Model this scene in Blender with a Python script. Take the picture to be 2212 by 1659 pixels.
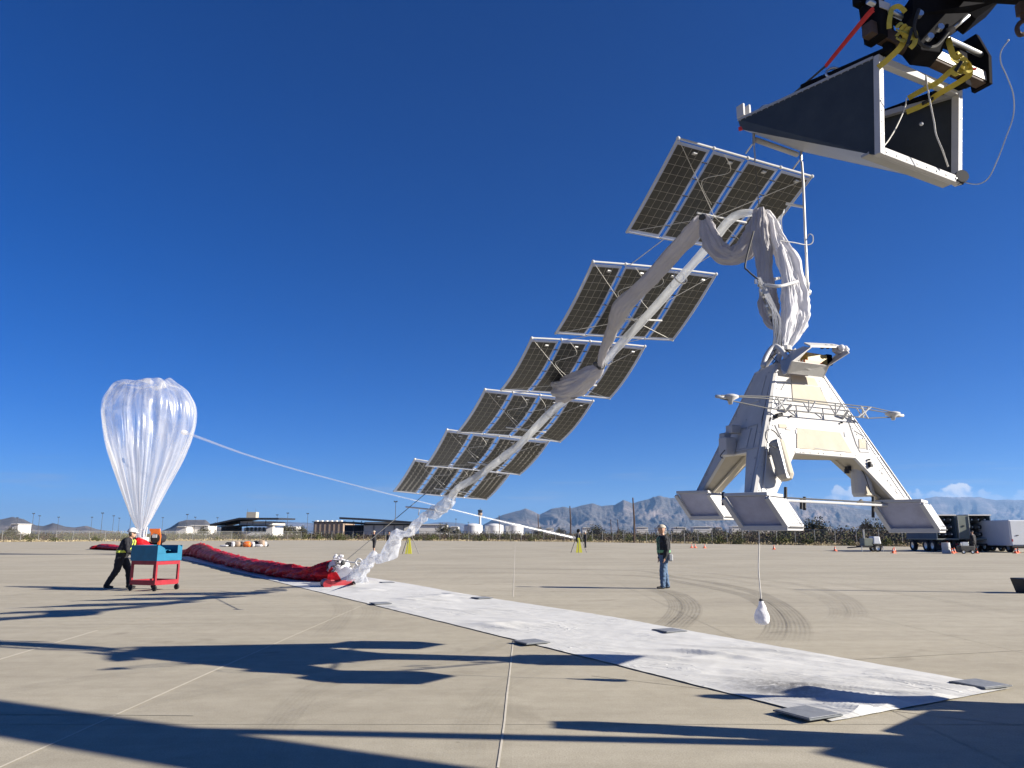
import bpy, bmesh, math, random
import numpy as np
from mathutils import Vector, Matrix, noise
random.seed(7); rng = np.random.default_rng(7)
for o in list(bpy.data.objects): bpy.data.objects.remove(o)
S = bpy.context.scene
COL = S.collection
V = Vector
# ---------------------------------------------------------------- camera
F_, CX_, CY_, HOR, EYE = 1660., 1106., 829.5, 1153., 1.53      # photo measured on a 2212 px wide copy
TH = math.atan((HOR - CY_) / F_)
cam = bpy.data.cameras.new('camera'); camo = bpy.data.objects.new('camera', cam); COL.objects.link(camo)
cam.sensor_width = 36; cam.lens = 36 * F_ / 2212; cam.clip_start = .1; cam.clip_end = 120000
camo.location = (0, 0, EYE); camo.rotation_euler = (math.pi / 2 + TH, 0, 0)
S.camera = camo
# ---------------------------------------------------------------- sky and sun
SUN_EL = math.radians(22.8); SUN_H = V((.981, -.194))
w = bpy.data.worlds.new('World'); S.world = w; w.use_nodes = True
nt = w.node_tree; N = nt.nodes; L = nt.links
for n in list(N): N.remove(n)
wo = N.new('ShaderNodeOutputWorld'); bg = N.new('ShaderNodeBackground'); L.new(bg.outputs[0], wo.inputs[0])
sky = N.new('ShaderNodeTexSky'); sky.sky_type = 'NISHITA'; sky.sun_disc = False
sky.sun_elevation = SUN_EL; sky.sun_rotation = math.atan2(SUN_H.x, SUN_H.y)
sky.altitude = 800; sky.air_density = .72; sky.dust_density = 0; sky.ozone_density = 8.5
bg.inputs[1].default_value = .05
def wm(op, a, b=None, clamp=False):
    n = N.new('ShaderNodeMath'); n.operation = op; n.use_clamp = clamp
    for i, x in enumerate((a, b)):
        if x is None: continue
        if isinstance(x, (int, float)): n.inputs[i].default_value = x
        else: L.new(x, n.inputs[i])
    return n.outputs[0]
tc = N.new('ShaderNodeTexCoord'); sx = N.new('ShaderNodeSeparateXYZ'); L.new(tc.outputs['Generated'], sx.inputs[0])
azm = wm('ARCTAN2', sx.outputs[0], sx.outputs[1]); el = sx.outputs[2]
def wmap(x, a, b, c=0., d=1.):
    n = N.new('ShaderNodeMapRange'); n.interpolation_type = 'SMOOTHSTEP'; L.new(x, n.inputs[0])
    for i, k in enumerate((a, b, c, d)): n.inputs[i + 1].default_value = k
    return n.outputs[0]
def wnoise(kx, kz, scale, det, off=0.):
    c = N.new('ShaderNodeCombineXYZ'); L.new(wm('ADD', wm('MULTIPLY', azm, kx), off), c.inputs[0]); L.new(wm('MULTIPLY', el, kz), c.inputs[1])
    n = N.new('ShaderNodeTexNoise'); n.inputs['Scale'].default_value = scale; n.inputs['Detail'].default_value = det; n.inputs['Roughness'].default_value = .55
    L.new(c.outputs[0], n.inputs['Vector']); return n.outputs[0]
# low bank of cumulus standing behind the range to the right, thin streaks elsewhere near the horizon
bump = wmap(wnoise(1, .0, 19, 2, 3.35), .45, .68)
topz = wm('ADD', .044, wm('MULTIPLY', bump, .022))
bodyn = wnoise(1, 1.3, 48, 7, 2.3)
under = wm('SUBTRACT', topz, el)
cl = wmap(wm('ADD', under, wm('MULTIPLY', wm('SUBTRACT', bodyn, .5), .036)), .0, .0028)
cl = wm('MULTIPLY', cl, wmap(azm, .22, .5)); cl = wm('MULTIPLY', cl, wmap(bodyn, .3, .55, .25, 1.))
cl = wm('MULTIPLY', cl, wm('MULTIPLY', wmap(el, .0, .03), wmap(bump, .0, .5, .3, .95)), True)
st = wm('MULTIPLY', wmap(wnoise(1, 14, 7, 4, 8.2), .52, .72), wm('MULTIPLY', wmap(el, .0, .03), wmap(el, .055, .1, 1, 0)))
st = wm('MULTIPLY', st, .3, True)
def wmix(f, a, colb):
    m = N.new('ShaderNodeMix'); m.data_type = 'RGBA'; L.new(f, m.inputs[0]); L.new(a, m.inputs[6]); m.inputs[7].default_value = (*colb, 1); return m.outputs[2]
hsv = N.new('ShaderNodeHueSaturation'); hsv.inputs['Hue'].default_value = .511; hsv.inputs['Saturation'].default_value = 1.15; hsv.inputs['Value'].default_value = .98; L.new(sky.outputs[0], hsv.inputs['Color'])
c1 = wmix(st, hsv.outputs[0], (3.6, 4.1, 4.9)); c2 = wmix(cl, c1, (7.6, 7.7, 8.0))
L.new(c2, bg.inputs[0])
sl = bpy.data.lights.new('sun', 'SUN'); sl.energy = 5.0; sl.angle = math.radians(.53); sl.color = (1, .93, .82)
slo = bpy.data.objects.new('sun', sl); COL.objects.link(slo)
SDIR = V((-SUN_H.x * math.cos(SUN_EL), -SUN_H.y * math.cos(SUN_EL), -math.sin(SUN_EL)))
slo.rotation_euler = SDIR.to_track_quat('-Z', 'Y').to_euler(); slo.location = (30, -10, 30)
S.view_settings.view_transform = 'Standard'; S.view_settings.look = 'None'; S.view_settings.gamma = 1
S.view_settings.use_curve_mapping = False; S.view_settings.exposure = 1.25
S.render.engine = 'CYCLES'; S.cycles.transparent_max_bounces = 24; S.cycles.max_bounces = 7; S.cycles.volume_bounces = 0
S.render.resolution_x = 1024; S.render.resolution_y = 768

# ---------------------------------------------------------------- pixel -> place helpers
CT, ST = math.cos(TH), math.sin(TH)
def ray(x, y):
    u, v = x - CX_, CY_ - y
    d = V((u, F_ * CT - v * ST, F_ * ST + v * CT)); return d / d.y
def P(x, y, Y): return V((0, 0, EYE)) + ray(x, y) * Y             # the point at distance Y ahead
def G(x, y, z=0.): r = ray(x, y); return V((0, 0, EYE)) + r * ((z - EYE) / r.z)   # the point on the ground
# ---------------------------------------------------------------- materials
MATS = {}
def mat(name, col, rough=.6, var=.12, scale=6., metal=0., bump=0., bscale=None, spec=None, sheen=0., trans=0., coat=0., col2=None):
    if name in MATS: return MATS[name]
    m = bpy.data.materials.new(name); m.use_nodes = True; nt = m.node_tree; b = nt.nodes['Principled BSDF']
    b.inputs['Roughness'].default_value = rough; b.inputs['Metallic'].default_value = metal
    if spec is not None: b.inputs['Specular IOR Level'].default_value = spec
    if coat: b.inputs['Coat Weight'].default_value = coat
    tx = nt.nodes.new('ShaderNodeTexCoord'); nz = nt.nodes.new('ShaderNodeTexNoise'); nz.inputs['Scale'].default_value = scale; nz.inputs['Detail'].default_value = 6; nz.inputs['Roughness'].default_value = .65
    nt.links.new(tx.outputs['Object'], nz.inputs['Vector'])
    rp = nt.nodes.new('ShaderNodeValToRGB'); a = [max(0, c * (1 - var)) for c in col]; c2 = [min(1, c * (1 + var)) for c in (col2 or col)]
    rp.color_ramp.elements[0].position = .3; rp.color_ramp.elements[1].position = .7
    rp.color_ramp.elements[0].color = (*a, 1); rp.color_ramp.elements[1].color = (*c2, 1)
    nt.links.new(nz.outputs[0], rp.inputs[0]); nt.links.new(rp.outputs[0], b.inputs['Base Color'])
    if bump:
        n2 = nt.nodes.new('ShaderNodeTexNoise'); n2.inputs['Scale'].default_value = bscale or scale * 3; n2.inputs['Detail'].default_value = 4
        nt.links.new(tx.outputs['Object'], n2.inputs['Vector'])
        bp = nt.nodes.new('ShaderNodeBump'); bp.inputs['Strength'].default_value = bump; bp.inputs['Distance'].default_value = .02
        nt.links.new(n2.outputs[0], bp.inputs['Height']); nt.links.new(bp.outputs[0], b.inputs['Normal'])
    if trans:
        tr = nt.nodes.new('ShaderNodeBsdfTranslucent'); tr.inputs[0].default_value = (*col, 1); mx = nt.nodes.new('ShaderNodeMixShader'); mx.inputs[0].default_value = trans
        out = nt.nodes['Material Output']; nt.links.new(b.outputs[0], mx.inputs[1]); nt.links.new(tr.outputs[0], mx.inputs[2]); nt.links.new(mx.outputs[0], out.inputs[0])
    MATS[name] = m; return m
def film(name, col, opac, streak=None, rough=.2, gloss=.35):
    """thin plastic film: mostly see-through, the rest scatters and shines; folds hold more film"""
    m = bpy.data.materials.new(name); m.use_nodes = True; nt = m.node_tree; n = nt.nodes; l = nt.links
    n.remove(n['Principled BSDF']); out = n['Material Output']
    tr = n.new('ShaderNodeBsdfTransparent'); df = n.new('ShaderNodeBsdfDiffuse'); tl = n.new('ShaderNodeBsdfTranslucent'); gl = n.new('ShaderNodeBsdfGlossy')
    df.inputs[0].default_value = tl.inputs[0].default_value = (*col, 1); gl.inputs['Roughness'].default_value = rough; gl.inputs[0].default_value = (.9, .9, .9, 1)
    a = n.new('ShaderNodeMixShader'); a.inputs[0].default_value = .5; l.new(df.outputs[0], a.inputs[1]); l.new(tl.outputs[0], a.inputs[2])
    b = n.new('ShaderNodeMixShader'); b.inputs[0].default_value = gloss; l.new(a.outputs[0], b.inputs[1]); l.new(gl.outputs[0], b.inputs[2])
    c = n.new('ShaderNodeMixShader'); l.new(tr.outputs[0], c.inputs[1]); l.new(b.outputs[0], c.inputs[2]); l.new(c.outputs[0], out.inputs[0])
    uv = n.new('ShaderNodeUVMap'); mp = n.new('ShaderNodeMapping'); l.new(uv.outputs[0], mp.inputs[0])
    mp.inputs['Scale'].default_value = streak or (8, 8, 1)
    nz = n.new('ShaderNodeTexNoise'); nz.inputs['Scale'].default_value = 1; nz.inputs['Detail'].default_value = 5; nz.inputs['Roughness'].default_value = .6; nz.inputs['Distortion'].default_value = .4; l.new(mp.outputs[0], nz.inputs['Vector'])
    mr = n.new('ShaderNodeMapRange'); mr.inputs[1].default_value = .35; mr.inputs[2].default_value = .72; mr.inputs[3].default_value = opac[0]; mr.inputs[4].default_value = opac[1]; l.new(nz.outputs[0], mr.inputs[0])
    last = mr.outputs[0]
    if len(opac) > 2:     # gathered towards one end (v -> 0)
        sp = n.new('ShaderNodeSeparateXYZ'); l.new(uv.outputs[0], sp.inputs[0])
        m2 = n.new('ShaderNodeMapRange'); m2.inputs[1].default_value = 0; m2.inputs[2].default_value = .55; m2.inputs[3].default_value = opac[2]; m2.inputs[4].default_value = 0; l.new(sp.outputs[1], m2.inputs[0])
        ad = n.new('ShaderNodeMath'); ad.operation = 'ADD'; ad.use_clamp = True; l.new(last, ad.inputs[0]); l.new(m2.outputs[0], ad.inputs[1]); last = ad.outputs[0]
    l.new(last, c.inputs[0])
    bp = n.new('ShaderNodeBump'); bp.inputs['Strength'].default_value = .5; bp.inputs['Distance'].default_value = .05; l.new(nz.outputs[0], bp.inputs['Height'])
    for q in (df, gl, tl): l.new(bp.outputs[0], q.inputs['Normal'])
    MATS[name] = m; return m
M = MATS
mat('white_paint', (.46, .455, .45), .6, .07, 3, bump=.05, spec=.2); mat('white_panel', (.49, .48, .46), .7, .09, 2.2, bump=.10, bscale=25, spec=.12)
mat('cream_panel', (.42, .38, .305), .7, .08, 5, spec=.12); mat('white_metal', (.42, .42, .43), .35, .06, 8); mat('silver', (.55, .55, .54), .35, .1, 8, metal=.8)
mat('black_steel', (.010, .010, .012), .75, .3, 5, bump=.05, spec=.02); mat('black', (.014, .014, .016), .6, .3, 20); mat('rubber', (.018, .018, .018), .8, .3, 20)
mat('rusty_steel', (.10, .045, .02), .75, .5, 9, col2=(.05, .035, .028)); mat('dark_grey_plate', (.036, .039, .034), .5, .30, 2.2, bump=.08); mat('grey_skin', (.34, .34, .33), .45, .08, 2)
mat('cell', (.040, .041, .039), .32, .25, 3, spec=.4); mat('backing', (.42, .40, .36), .5, .08, 6, trans=.25); mat('film_border', (.60, .66, .78), .4, .06, 6, trans=.45)
mat('white_tube', (.50, .50, .495), .4, .05, 10); mat('cord', (.62, .60, .55), .8, .1, 30); mat('dark_cord', (.06, .06, .06), .8, .1, 30)
mat('canvas', (.50, .485, .505), .7, .10, 5, bump=.25, bscale=22, trans=.3); mat('white_canvas', (.76, .755, .78), .6, .08, 5, bump=.25, bscale=22, trans=.34); mat('pad_shade_cloth', (.36, .365, .45), .8, .12, 7, bump=.5, bscale=6)
mat('red_cloth', (.29, .006, .010), .5, .35, 6, bump=.6, bscale=7, spec=.25, col2=(.52, .010, .015)); mat('red_paint', (.27, .012, .02), .45, .25, 5); mat('blue_paint', (.006, .125, .22), .5, .15, 4)
mat('yellow_strap', (.45, .36, .05), .7, .12, 30); mat('red_strap', (.55, .03, .03), .7, .12, 30); mat('orange', (.75, .16, .02), .5, .12, 6); mat('cone_orange', (.80, .13, .04), .6, .1, 9)
mat('yellow', (.50, .48, .04), .55, .08, 9); mat('gold', (.45, .33, .10), .4, .3, 40); mat('copper', (.5, .14, .04), .4, .3, 40)
mat('slate', (.055, .09, .12), .6, .12, 1.5); mat('olive_grey', (.16, .18, .15), .6, .1, 2); mat('chassis', (.02, .02, .022), .7, .3, 6); mat('truck_white', (.58, .60, .62), .4, .04, 1)
mat('grey_box', (.33, .34, .35), .55, .08, 1); mat('tube_end', (.05, .055, .055), .45, .3, 9); mat('mat_grey', (.10, .11, .12), .7, .2, 6, bump=.3)
mat('skin', (.42, .24, .16), .55, .06, 8); mat('jeans', (.07, .12, .20), .85, .25, 14, bump=.5, bscale=25); mat('black_cloth', (.014, .014, .018), .85, .25, 12, bump=.5, bscale=20)
mat('beige_cloth', (.42, .37, .29), .8, .06, 14); mat('vest_green', (.13, .30, .15), .75, .15, 14); mat('vest_lime', (.62, .70, .08), .7, .1, 14); mat('vest_silver', (.62, .68, .60), .4, .05, 14); mat('helmet', (.6, .6, .58), .3, .03, 9); mat('shorts', (.02, .02, .025), .85, .2, 12)
mat('wood_pole', (.075, .045, .03), .85, .3, 3); mat('pole_steel', (.07, .07, .075), .5, .15, 3); mat('fence_steel', (.26, .26, .25), .5, .1, 2)
mat('wall_white', (.6, .58, .54), .7, .05, .4); mat('wall_tan', (.30, .22, .16), .8, .12, .3); mat('roof_dark', (.02, .023, .03), .6, .15, .4); mat('glass_dark', (.012, .015, .02), .15, .1, 1); mat('soffit', (.05, .055, .065), .8, .1, .5)
mat('tank_white', (.62, .62, .61), .45, .03, .2); mat('sheet', (.69, .69, .70), .75, .04, 1.2)
# film looks
film('balloon_film', (.80, .81, .84), (.08, .60, .42), (26, 4.5, 1), .25, .20)
film('clear_film', (.74, .76, .80), (.35, .80), (7, 22, 1), .35, .14)
film('tube_film', (.66, .68, .70), (.55, .85), (5, 18, 1), .45, .10)
film('inflation_film', (.70, .71, .73), (.20, .34), (3, 40, 1), .25, .2)
# ---------------------------------------------------------------- object helpers
def tag(o, label=None, cat=None, group=None, kind=None):
    for k, v in (('label', label), ('category', cat), ('group', group), ('kind', kind)):
        if v: o[k] = v
    return o
def thing(name, label, cat, loc, group=None):
    o = bpy.data.objects.new(name, None); COL.objects.link(o); o.location = loc; o.empty_display_size = .2
    return tag(o, label, cat, group)
def wloc(o):
    v = V((0, 0, 0))
    while o: v += o.location; o = o.parent
    return v
class MB:
    def __init__(s): s.v = []; s.f = []; s.uv = []; s.mi = []; s.cur = 0
    def add(s, vs, fs, uvs=None):
        b = len(s.v); s.v += [V(p) for p in vs]
        for i, f in enumerate(fs):
            s.f.append([b + k for k in f]); s.mi.append(s.cur)
            s.uv.append([uvs[k] for k in f] if uvs else [(0, 0)] * len(f))
        return s
    def box(s, c, d, R=None):
        vs = []
        for x in (-.5, .5):
            for y in (-.5, .5):
                for z in (-.5, .5):
                    q = V((x * d[0], y * d[1], z * d[2]))
                    if R is not None: q = R @ q
                    vs.append(V(c) + q)
        return s.add(vs, [(0, 1, 3, 2), (4, 6, 7, 5), (0, 4, 5, 1), (2, 3, 7, 6), (0, 2, 6, 4), (1, 5, 7, 3)])
    def beam(s, a, b, wd, ht, up=(0, 0, 1)):
        a, b = V(a), V(b); t = (b - a).normalized(); u = V(up); x = t.cross(u)
        if x.length < 1e-4: x = t.cross(V((1, 0, 0)))
        x.normalize(); z = x.cross(t); R = Matrix((x, t, z)).transposed()
        return s.box((a + b) / 2, (wd, (b - a).length, ht), R)
    def tube(s, pts, r, n=8, cap=True, flat=1., up=None):
        pts = [V(p) for p in pts]; k = len(pts); rs = r if isinstance(r, (list, tuple)) else [r] * k
        vs, fs, uvs = [], [], []; px = None
        for i, p in enumerate(pts):
            t = (pts[min(i + 1, k - 1)] - pts[max(i - 1, 0)]).normalized()
            if px is None:
                px = t.cross(V(up)) if up else t.orthogonal()
            px = (px - t * px.dot(t)).normalized(); py = t.cross(px)
            for j in range(n + 1):
                a = 2 * math.pi * j / n; vs.append(p + px * math.cos(a) * rs[i] + py * math.sin(a) * rs[i] * flat); uvs.append((j / n, i / max(1, k - 1)))
        m = n + 1
        for i in range(k - 1):
            for j in range(n): fs.append((i * m + j, i * m + j + 1, (i + 1) * m + j + 1, (i + 1) * m + j))
        if cap: fs.append(tuple(range(n - 1, -1, -1))); fs.append(tuple((k - 1) * m + j for j in range(n)))
        return s.add(vs, fs, uvs)
    def lathe(s, prof, o=(0, 0, 0), n=16, ax=(0, 0, 1)):
        z = V(ax).normalized(); x = z.orthogonal().normalized(); y = z.cross(x); o = V(o); vs, fs, uvs = [], [], []; m = n + 1
        for i, (r, h) in enumerate(prof):
            for j in range(m):
                a = 2 * math.pi * j / n; vs.append(o + z * h + (x * math.cos(a) + y * math.sin(a)) * r); uvs.append((j / n, i / (len(prof) - 1)))
        for i in range(len(prof) - 1):
            for j in range(n): fs.append((i * m + j, i * m + j + 1, (i + 1) * m + j + 1, (i + 1) * m + j))
        return s.add(vs, fs, uvs)
    def prism(s, poly, th):
        """polygon in space thickened by the vector th"""
        n = len(poly); vs = [V(p) for p in poly] + [V(p) + V(th) for p in poly]
        fs = [tuple(range(n - 1, -1, -1)), tuple(range(n, 2 * n))] + [(i, (i + 1) % n, n + (i + 1) % n, n + i) for i in range(n)]
        return s.add(vs, fs)
    def hexa(s, a, b):
        """eight corners: loops a and b of four"""
        return s.add(list(a) + list(b), [(3, 2, 1, 0), (4, 5, 6, 7), (0, 1, 5, 4), (1, 2, 6, 5), (2, 3, 7, 6), (3, 0, 4, 7)])
    def grid(s, fn, nu, nv):
        vs, fs, uvs = [], [], []
        for j in range(nv + 1):
            for i in range(nu + 1): vs.append(fn(i / nu, j / nv)); uvs.append((i / nu, j / nv))
        for j in range(nv):
            for i in range(nu): a = j * (nu + 1) + i; fs.append((a, a + 1, a + nu + 2, a + nu + 1))
        return s.add(vs, fs, uvs)
    def ball(s, c, r, n=10, sc=(1, 1, 1)):
        return s.lathe([(r * math.sin(math.pi * i / n) * sc[0] + 1e-5, -r * math.cos(math.pi * i / n) * sc[2]) for i in range(n + 1)], c, n + 4)
    def build(s, name, m, parent=None, smooth=False, bevel=0., solid=0., sub=0):
        me = bpy.data.meshes.new(name); off = wloc(parent) if parent else V((0, 0, 0))
        me.from_pydata([p - off for p in s.v], [], s.f)
        ul = me.uv_layers.new(name='UVMap'); ul.data.foreach_set('uv', [c for f in s.uv for q in f for c in q])
        for k in (m if isinstance(m, (list, tuple)) else [m]): me.materials.append(M[k])
        me.polygons.foreach_set('material_index', s.mi)
        if smooth: me.polygons.foreach_set('use_smooth', [True] * len(me.polygons))
        bm = bmesh.new(); bm.from_mesh(me); bmesh.ops.remove_doubles(bm, verts=bm.verts, dist=1e-5)
        bmesh.ops.recalc_face_normals(bm, faces=bm.faces); bm.to_mesh(me); bm.free()
        o = bpy.data.objects.new(name, me); COL.objects.link(o); o.parent = parent
        if solid: q = o.modifiers.new('s', 'SOLIDIFY'); q.thickness = solid; q.offset = 0
        if bevel: q = o.modifiers.new('b', 'BEVEL'); q.width = bevel; q.segments = 2; q.limit_method = 'ANGLE'
        if sub: q = o.modifiers.new('u', 'SUBSURF'); q.levels = sub; q.render_levels = sub
        return o
def npmesh(name, verts, faces, m, parent=None, midx=None):
    me = bpy.data.meshes.new(name); verts = np.asarray(verts, float); faces = np.asarray(faces, int); k = faces.shape[1]
    me.vertices.add(len(verts)); me.vertices.foreach_set('co', verts.ravel())
    me.loops.add(faces.size); me.loops.foreach_set('vertex_index', faces.ravel())
    me.polygons.add(len(faces)); me.polygons.foreach_set('loop_start', np.arange(0, faces.size, k))
    for q in (m if isinstance(m, (list, tuple)) else [m]): me.materials.append(M[q])
    if midx is not None: me.polygons.foreach_set('material_index', np.asarray(midx, int))
    me.update(calc_edges=True); me.validate()
    o = bpy.data.objects.new(name, me); COL.objects.link(o); o.parent = parent; return o
def copy_tree(o, parent=None):
    c = o.copy(); COL.objects.link(c); c.parent = parent
    for ch in o.children: copy_tree(ch, c)
    return c
def spline(pts, n=8):
    pts = [V(p) for p in pts]; out = []
    for i in range(len(pts) - 1):
        a, b, c, d = pts[max(i - 1, 0)], pts[i], pts[i + 1], pts[min(i + 2, len(pts) - 1)]
        for k in range(n):
            t = k / n; out.append(.5 * ((2 * b) + (c - a) * t + (2 * a - 5 * b + 4 * c - d) * t * t + (3 * b - a - 3 * c + d) * t ** 3))
    out.append(pts[-1]); return out
def lerpl(vals, n):
    out = []
    for i in range(len(vals) - 1):
        for k in range(n): out.append(vals[i] + (vals[i + 1] - vals[i]) * k / n)
    out.append(vals[-1]); return out
# ================================================================ the setting
def nodes_mat(name):
    m = bpy.data.materials.new(name); m.use_nodes = True; MATS[name] = m; return m, m.node_tree.nodes, m.node_tree.links, m.node_tree.nodes['Principled BSDF']
def nz(n, l, vec, scale, det=5, rough=.6, dist=0.):
    q = n.new('ShaderNodeTexNoise'); q.inputs['Scale'].default_value = scale; q.inputs['Detail'].default_value = det; q.inputs['Roughness'].default_value = rough; q.inputs['Distortion'].default_value = dist
    if vec: l.new(vec, q.inputs['Vector'])
    return q.outputs[0]
def ramp(n, l, fac, stops):
    r = n.new('ShaderNodeValToRGB'); e = r.color_ramp.elements
    while len(e) < len(stops): e.new(.5)
    for q, (p, c) in zip(e, stops): q.position = p; q.color = (*c, 1) if len(c) == 3 else c
    l.new(fac, r.inputs[0]); return r.outputs[0]
def mulc(n, l, a, b, f=1.):
    m = n.new('ShaderNodeMix'); m.data_type = 'RGBA'; m.blend_type = 'MULTIPLY'; m.inputs[0].default_value = f; l.new(a, m.inputs[6]); l.new(b, m.inputs[7]); return m.outputs[2]
# apron concrete: broad stains, streaks of wear, fine aggregate
m, n, l, b = nodes_mat('concrete')
tx = n.new('ShaderNodeTexCoord').outputs['Object']
mp = n.new('ShaderNodeMapping'); mp.inputs['Scale'].default_value = (.10, .5, 1); mp.inputs['Rotation'].default_value = (0, 0, .5); l.new(tx, mp.inputs[0])
c = ramp(n, l, nz(n, l, tx, .16, 6, .6), [(.3, (.425, .382, .29)), (.7, (.495, .45, .348))])
c = mulc(n, l, c, ramp(n, l, nz(n, l, mp.outputs[0], 1.2, 6, .65), [(.3, (.84, .835, .83)), (.62, (1, 1, 1))]))
c = mulc(n, l, c, ramp(n, l, nz(n, l, tx, 3.2, 6, .75), [(.28, (.80, .79, .77)), (.6, (1, 1, 1))]), .8)
c = mulc(n, l, c, ramp(n, l, nz(n, l, tx, 75., 3, .7), [(.25, (.62, .60, .58)), (.62, (1.04, 1.04, 1.03))]), .8)
c = mulc(n, l, c, ramp(n, l, nz(n, l, tx, .8, 3, .5, 1.), [(.24, (.74, .73, .71)), (.33, (1, 1, 1))]), .8)
c = mulc(n, l, c, ramp(n, l, nz(n, l, tx, 9., 2, .5), [(.19, (.55, .54, .52)), (.25, (1, 1, 1))]), .8)
mp2 = n.new('ShaderNodeMapping'); mp2.inputs['Scale'].default_value = (.35, 2.6, 1); mp2.inputs['Rotation'].default_value = (0, 0, -.35); l.new(tx, mp2.inputs[0])
c = mulc(n, l, c, ramp(n, l, nz(n, l, mp2.outputs[0], 1.0, 7, .7), [(.32, (.87, .865, .855)), (.55, (1, 1, 1))]), .8)
sl_ = n.new('ShaderNodeVectorMath'); sl_.operation = 'SNAP'; sl_.inputs[1].default_value = (3.35, 6.7, 100); l.new(tx, sl_.inputs[0])
wn_ = n.new('ShaderNodeTexWhiteNoise'); wn_.noise_dimensions = '3D'; l.new(sl_.outputs[0], wn_.inputs['Vector'])
c = mulc(n, l, c, ramp(n, l, wn_.outputs['Value'], [(0, (.93, .93, .925)), (1, (1.0, 1.0, 1.0))]))
l.new(c, b.inputs['Base Color']); b.inputs['Roughness'].default_value = .85
bp = n.new('ShaderNodeBump'); bp.inputs['Strength'].default_value = .25; bp.inputs['Distance'].default_value = .01; l.new(nz(n, l, tx, 60, 4), bp.inputs['Height']); l.new(bp.outputs[0], b.inputs['Normal'])
# desert ground
m, n, l, b = nodes_mat('desert')
tx = n.new('ShaderNodeTexCoord').outputs['Object']
c = ramp(n, l, nz(n, l, tx, .03, 8, .7), [(.3, (.14, .11, .075)), (.7, (.30, .24, .16))]); l.new(c, b.inputs['Base Color']); b.inputs['Roughness'].default_value = 1
# mountains: bare rock with scrub in the gullies
m, n, l, b = nodes_mat('mountain_rock')
tx = n.new('ShaderNodeTexCoord').outputs['Object']
c = ramp(n, l, nz(n, l, tx, .0011, 9, .68), [(.32, (.05, .052, .05)), (.5, (.10, .092, .085)), (.66, (.25, .205, .18))]); l.new(c, b.inputs['Base Color']); b.inputs['Roughness'].default_value = 1
bp = n.new('ShaderNodeBump'); bp.inputs['Strength'].default_value = .9; bp.inputs['Distance'].default_value = 90; l.new(nz(n, l, tx, .006, 8, .7), bp.inputs['Height']); l.new(bp.outputs[0], b.inputs['Normal'])
for nm, c1, c2 in (('scrub_olive', (.055, .054, .034), (.085, .08, .048)), ('scrub_brown', (.062, .046, .034), (.10, .072, .054)), ('scrub_green', (.07, .08, .03), (.11, .115, .042)), ('dry_grass', (.36, .29, .17), (.46, .38, .24))):
    m, n, l, b = nodes_mat(nm); tx = n.new('ShaderNodeTexCoord').outputs['Object']
    l.new(ramp(n, l, nz(n, l, tx, .35, 4), [(.35, c1), (.65, c2)]), b.inputs['Base Color']); b.inputs['Roughness'].default_value = .9; b.inputs['Specular IOR Level'].default_value = .1
# tyre rubber left on the concrete: thin film, the tread grooves run along it
m, n, l, b = nodes_mat('tyre_film')
uv = n.new('ShaderNodeUVMap').outputs[0]; sp = n.new('ShaderNodeSeparateXYZ'); l.new(uv, sp.inputs[0])
wv = n.new('ShaderNodeMath'); wv.operation = 'SINE'; k = n.new('ShaderNodeMath'); k.operation = 'MULTIPLY'; k.inputs[1].default_value = 2 * math.pi * 6; l.new(sp.outputs[0], k.inputs[0]); l.new(k.outputs[0], wv.inputs[0])
mr = n.new('ShaderNodeMapRange'); mr.inputs[1].default_value = -.6; mr.inputs[2].default_value = .9; mr.inputs[3].default_value = .10; mr.inputs[4].default_value = .30; l.new(wv.outputs[0], mr.inputs[0])
mpp = n.new('ShaderNodeMapping'); mpp.inputs['Scale'].default_value = (3, 20, 1); l.new(uv, mpp.inputs[0])
mu = n.new('ShaderNodeMath'); mu.operation = 'MULTIPLY'; l.new(mr.outputs[0], mu.inputs[0])
r2 = n.new('ShaderNodeMapRange'); r2.inputs[1].default_value = .3; r2.inputs[2].default_value = .7; r2.inputs[3].default_value = .35; r2.inputs[4].default_value = 1; l.new(nz(n, l, mpp.outputs[0], 1, 4), r2.inputs[0]); l.new(r2.outputs[0], mu.inputs[1])
e1 = n.new('ShaderNodeMapRange'); e1.interpolation_type = 'SMOOTHSTEP'; e1.inputs[1].default_value = 0; e1.inputs[2].default_value = .16; l.new(sp.outputs[1], e1.inputs[0])
e2 = n.new('ShaderNodeMapRange'); e2.interpolation_type = 'SMOOTHSTEP'; e2.inputs[1].default_value = 1; e2.inputs[2].default_value = .84; l.new(sp.outputs[1], e2.inputs[0])
m3 = n.new('ShaderNodeMath'); m3.operation = 'MULTIPLY'; l.new(e1.outputs[0], m3.inputs[0]); l.new(e2.outputs[0], m3.inputs[1])
m4 = n.new('ShaderNodeMath'); m4.operation = 'MULTIPLY'; l.new(mu.outputs[0], m4.inputs[0]); l.new(m3.outputs[0], m4.inputs[1])
ob = n.new('ShaderNodeObjectInfo'); m5 = n.new('ShaderNodeMath'); m5.operation = 'MULTIPLY'; l.new(m4.outputs[0], m5.inputs[0]); l.new(ob.outputs['Alpha'], m5.inputs[1])
l.new(m5.outputs[0], b.inputs['Alpha']); b.inputs['Base Color'].default_value = (.05, .045, .04, 1); b.inputs['Roughness'].default_value = .8
mat('joint_white', (.54, .495, .40), .9, .1, 9); mat('joint_grey', (.385, .35, .272), .9, .15, 9)

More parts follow.
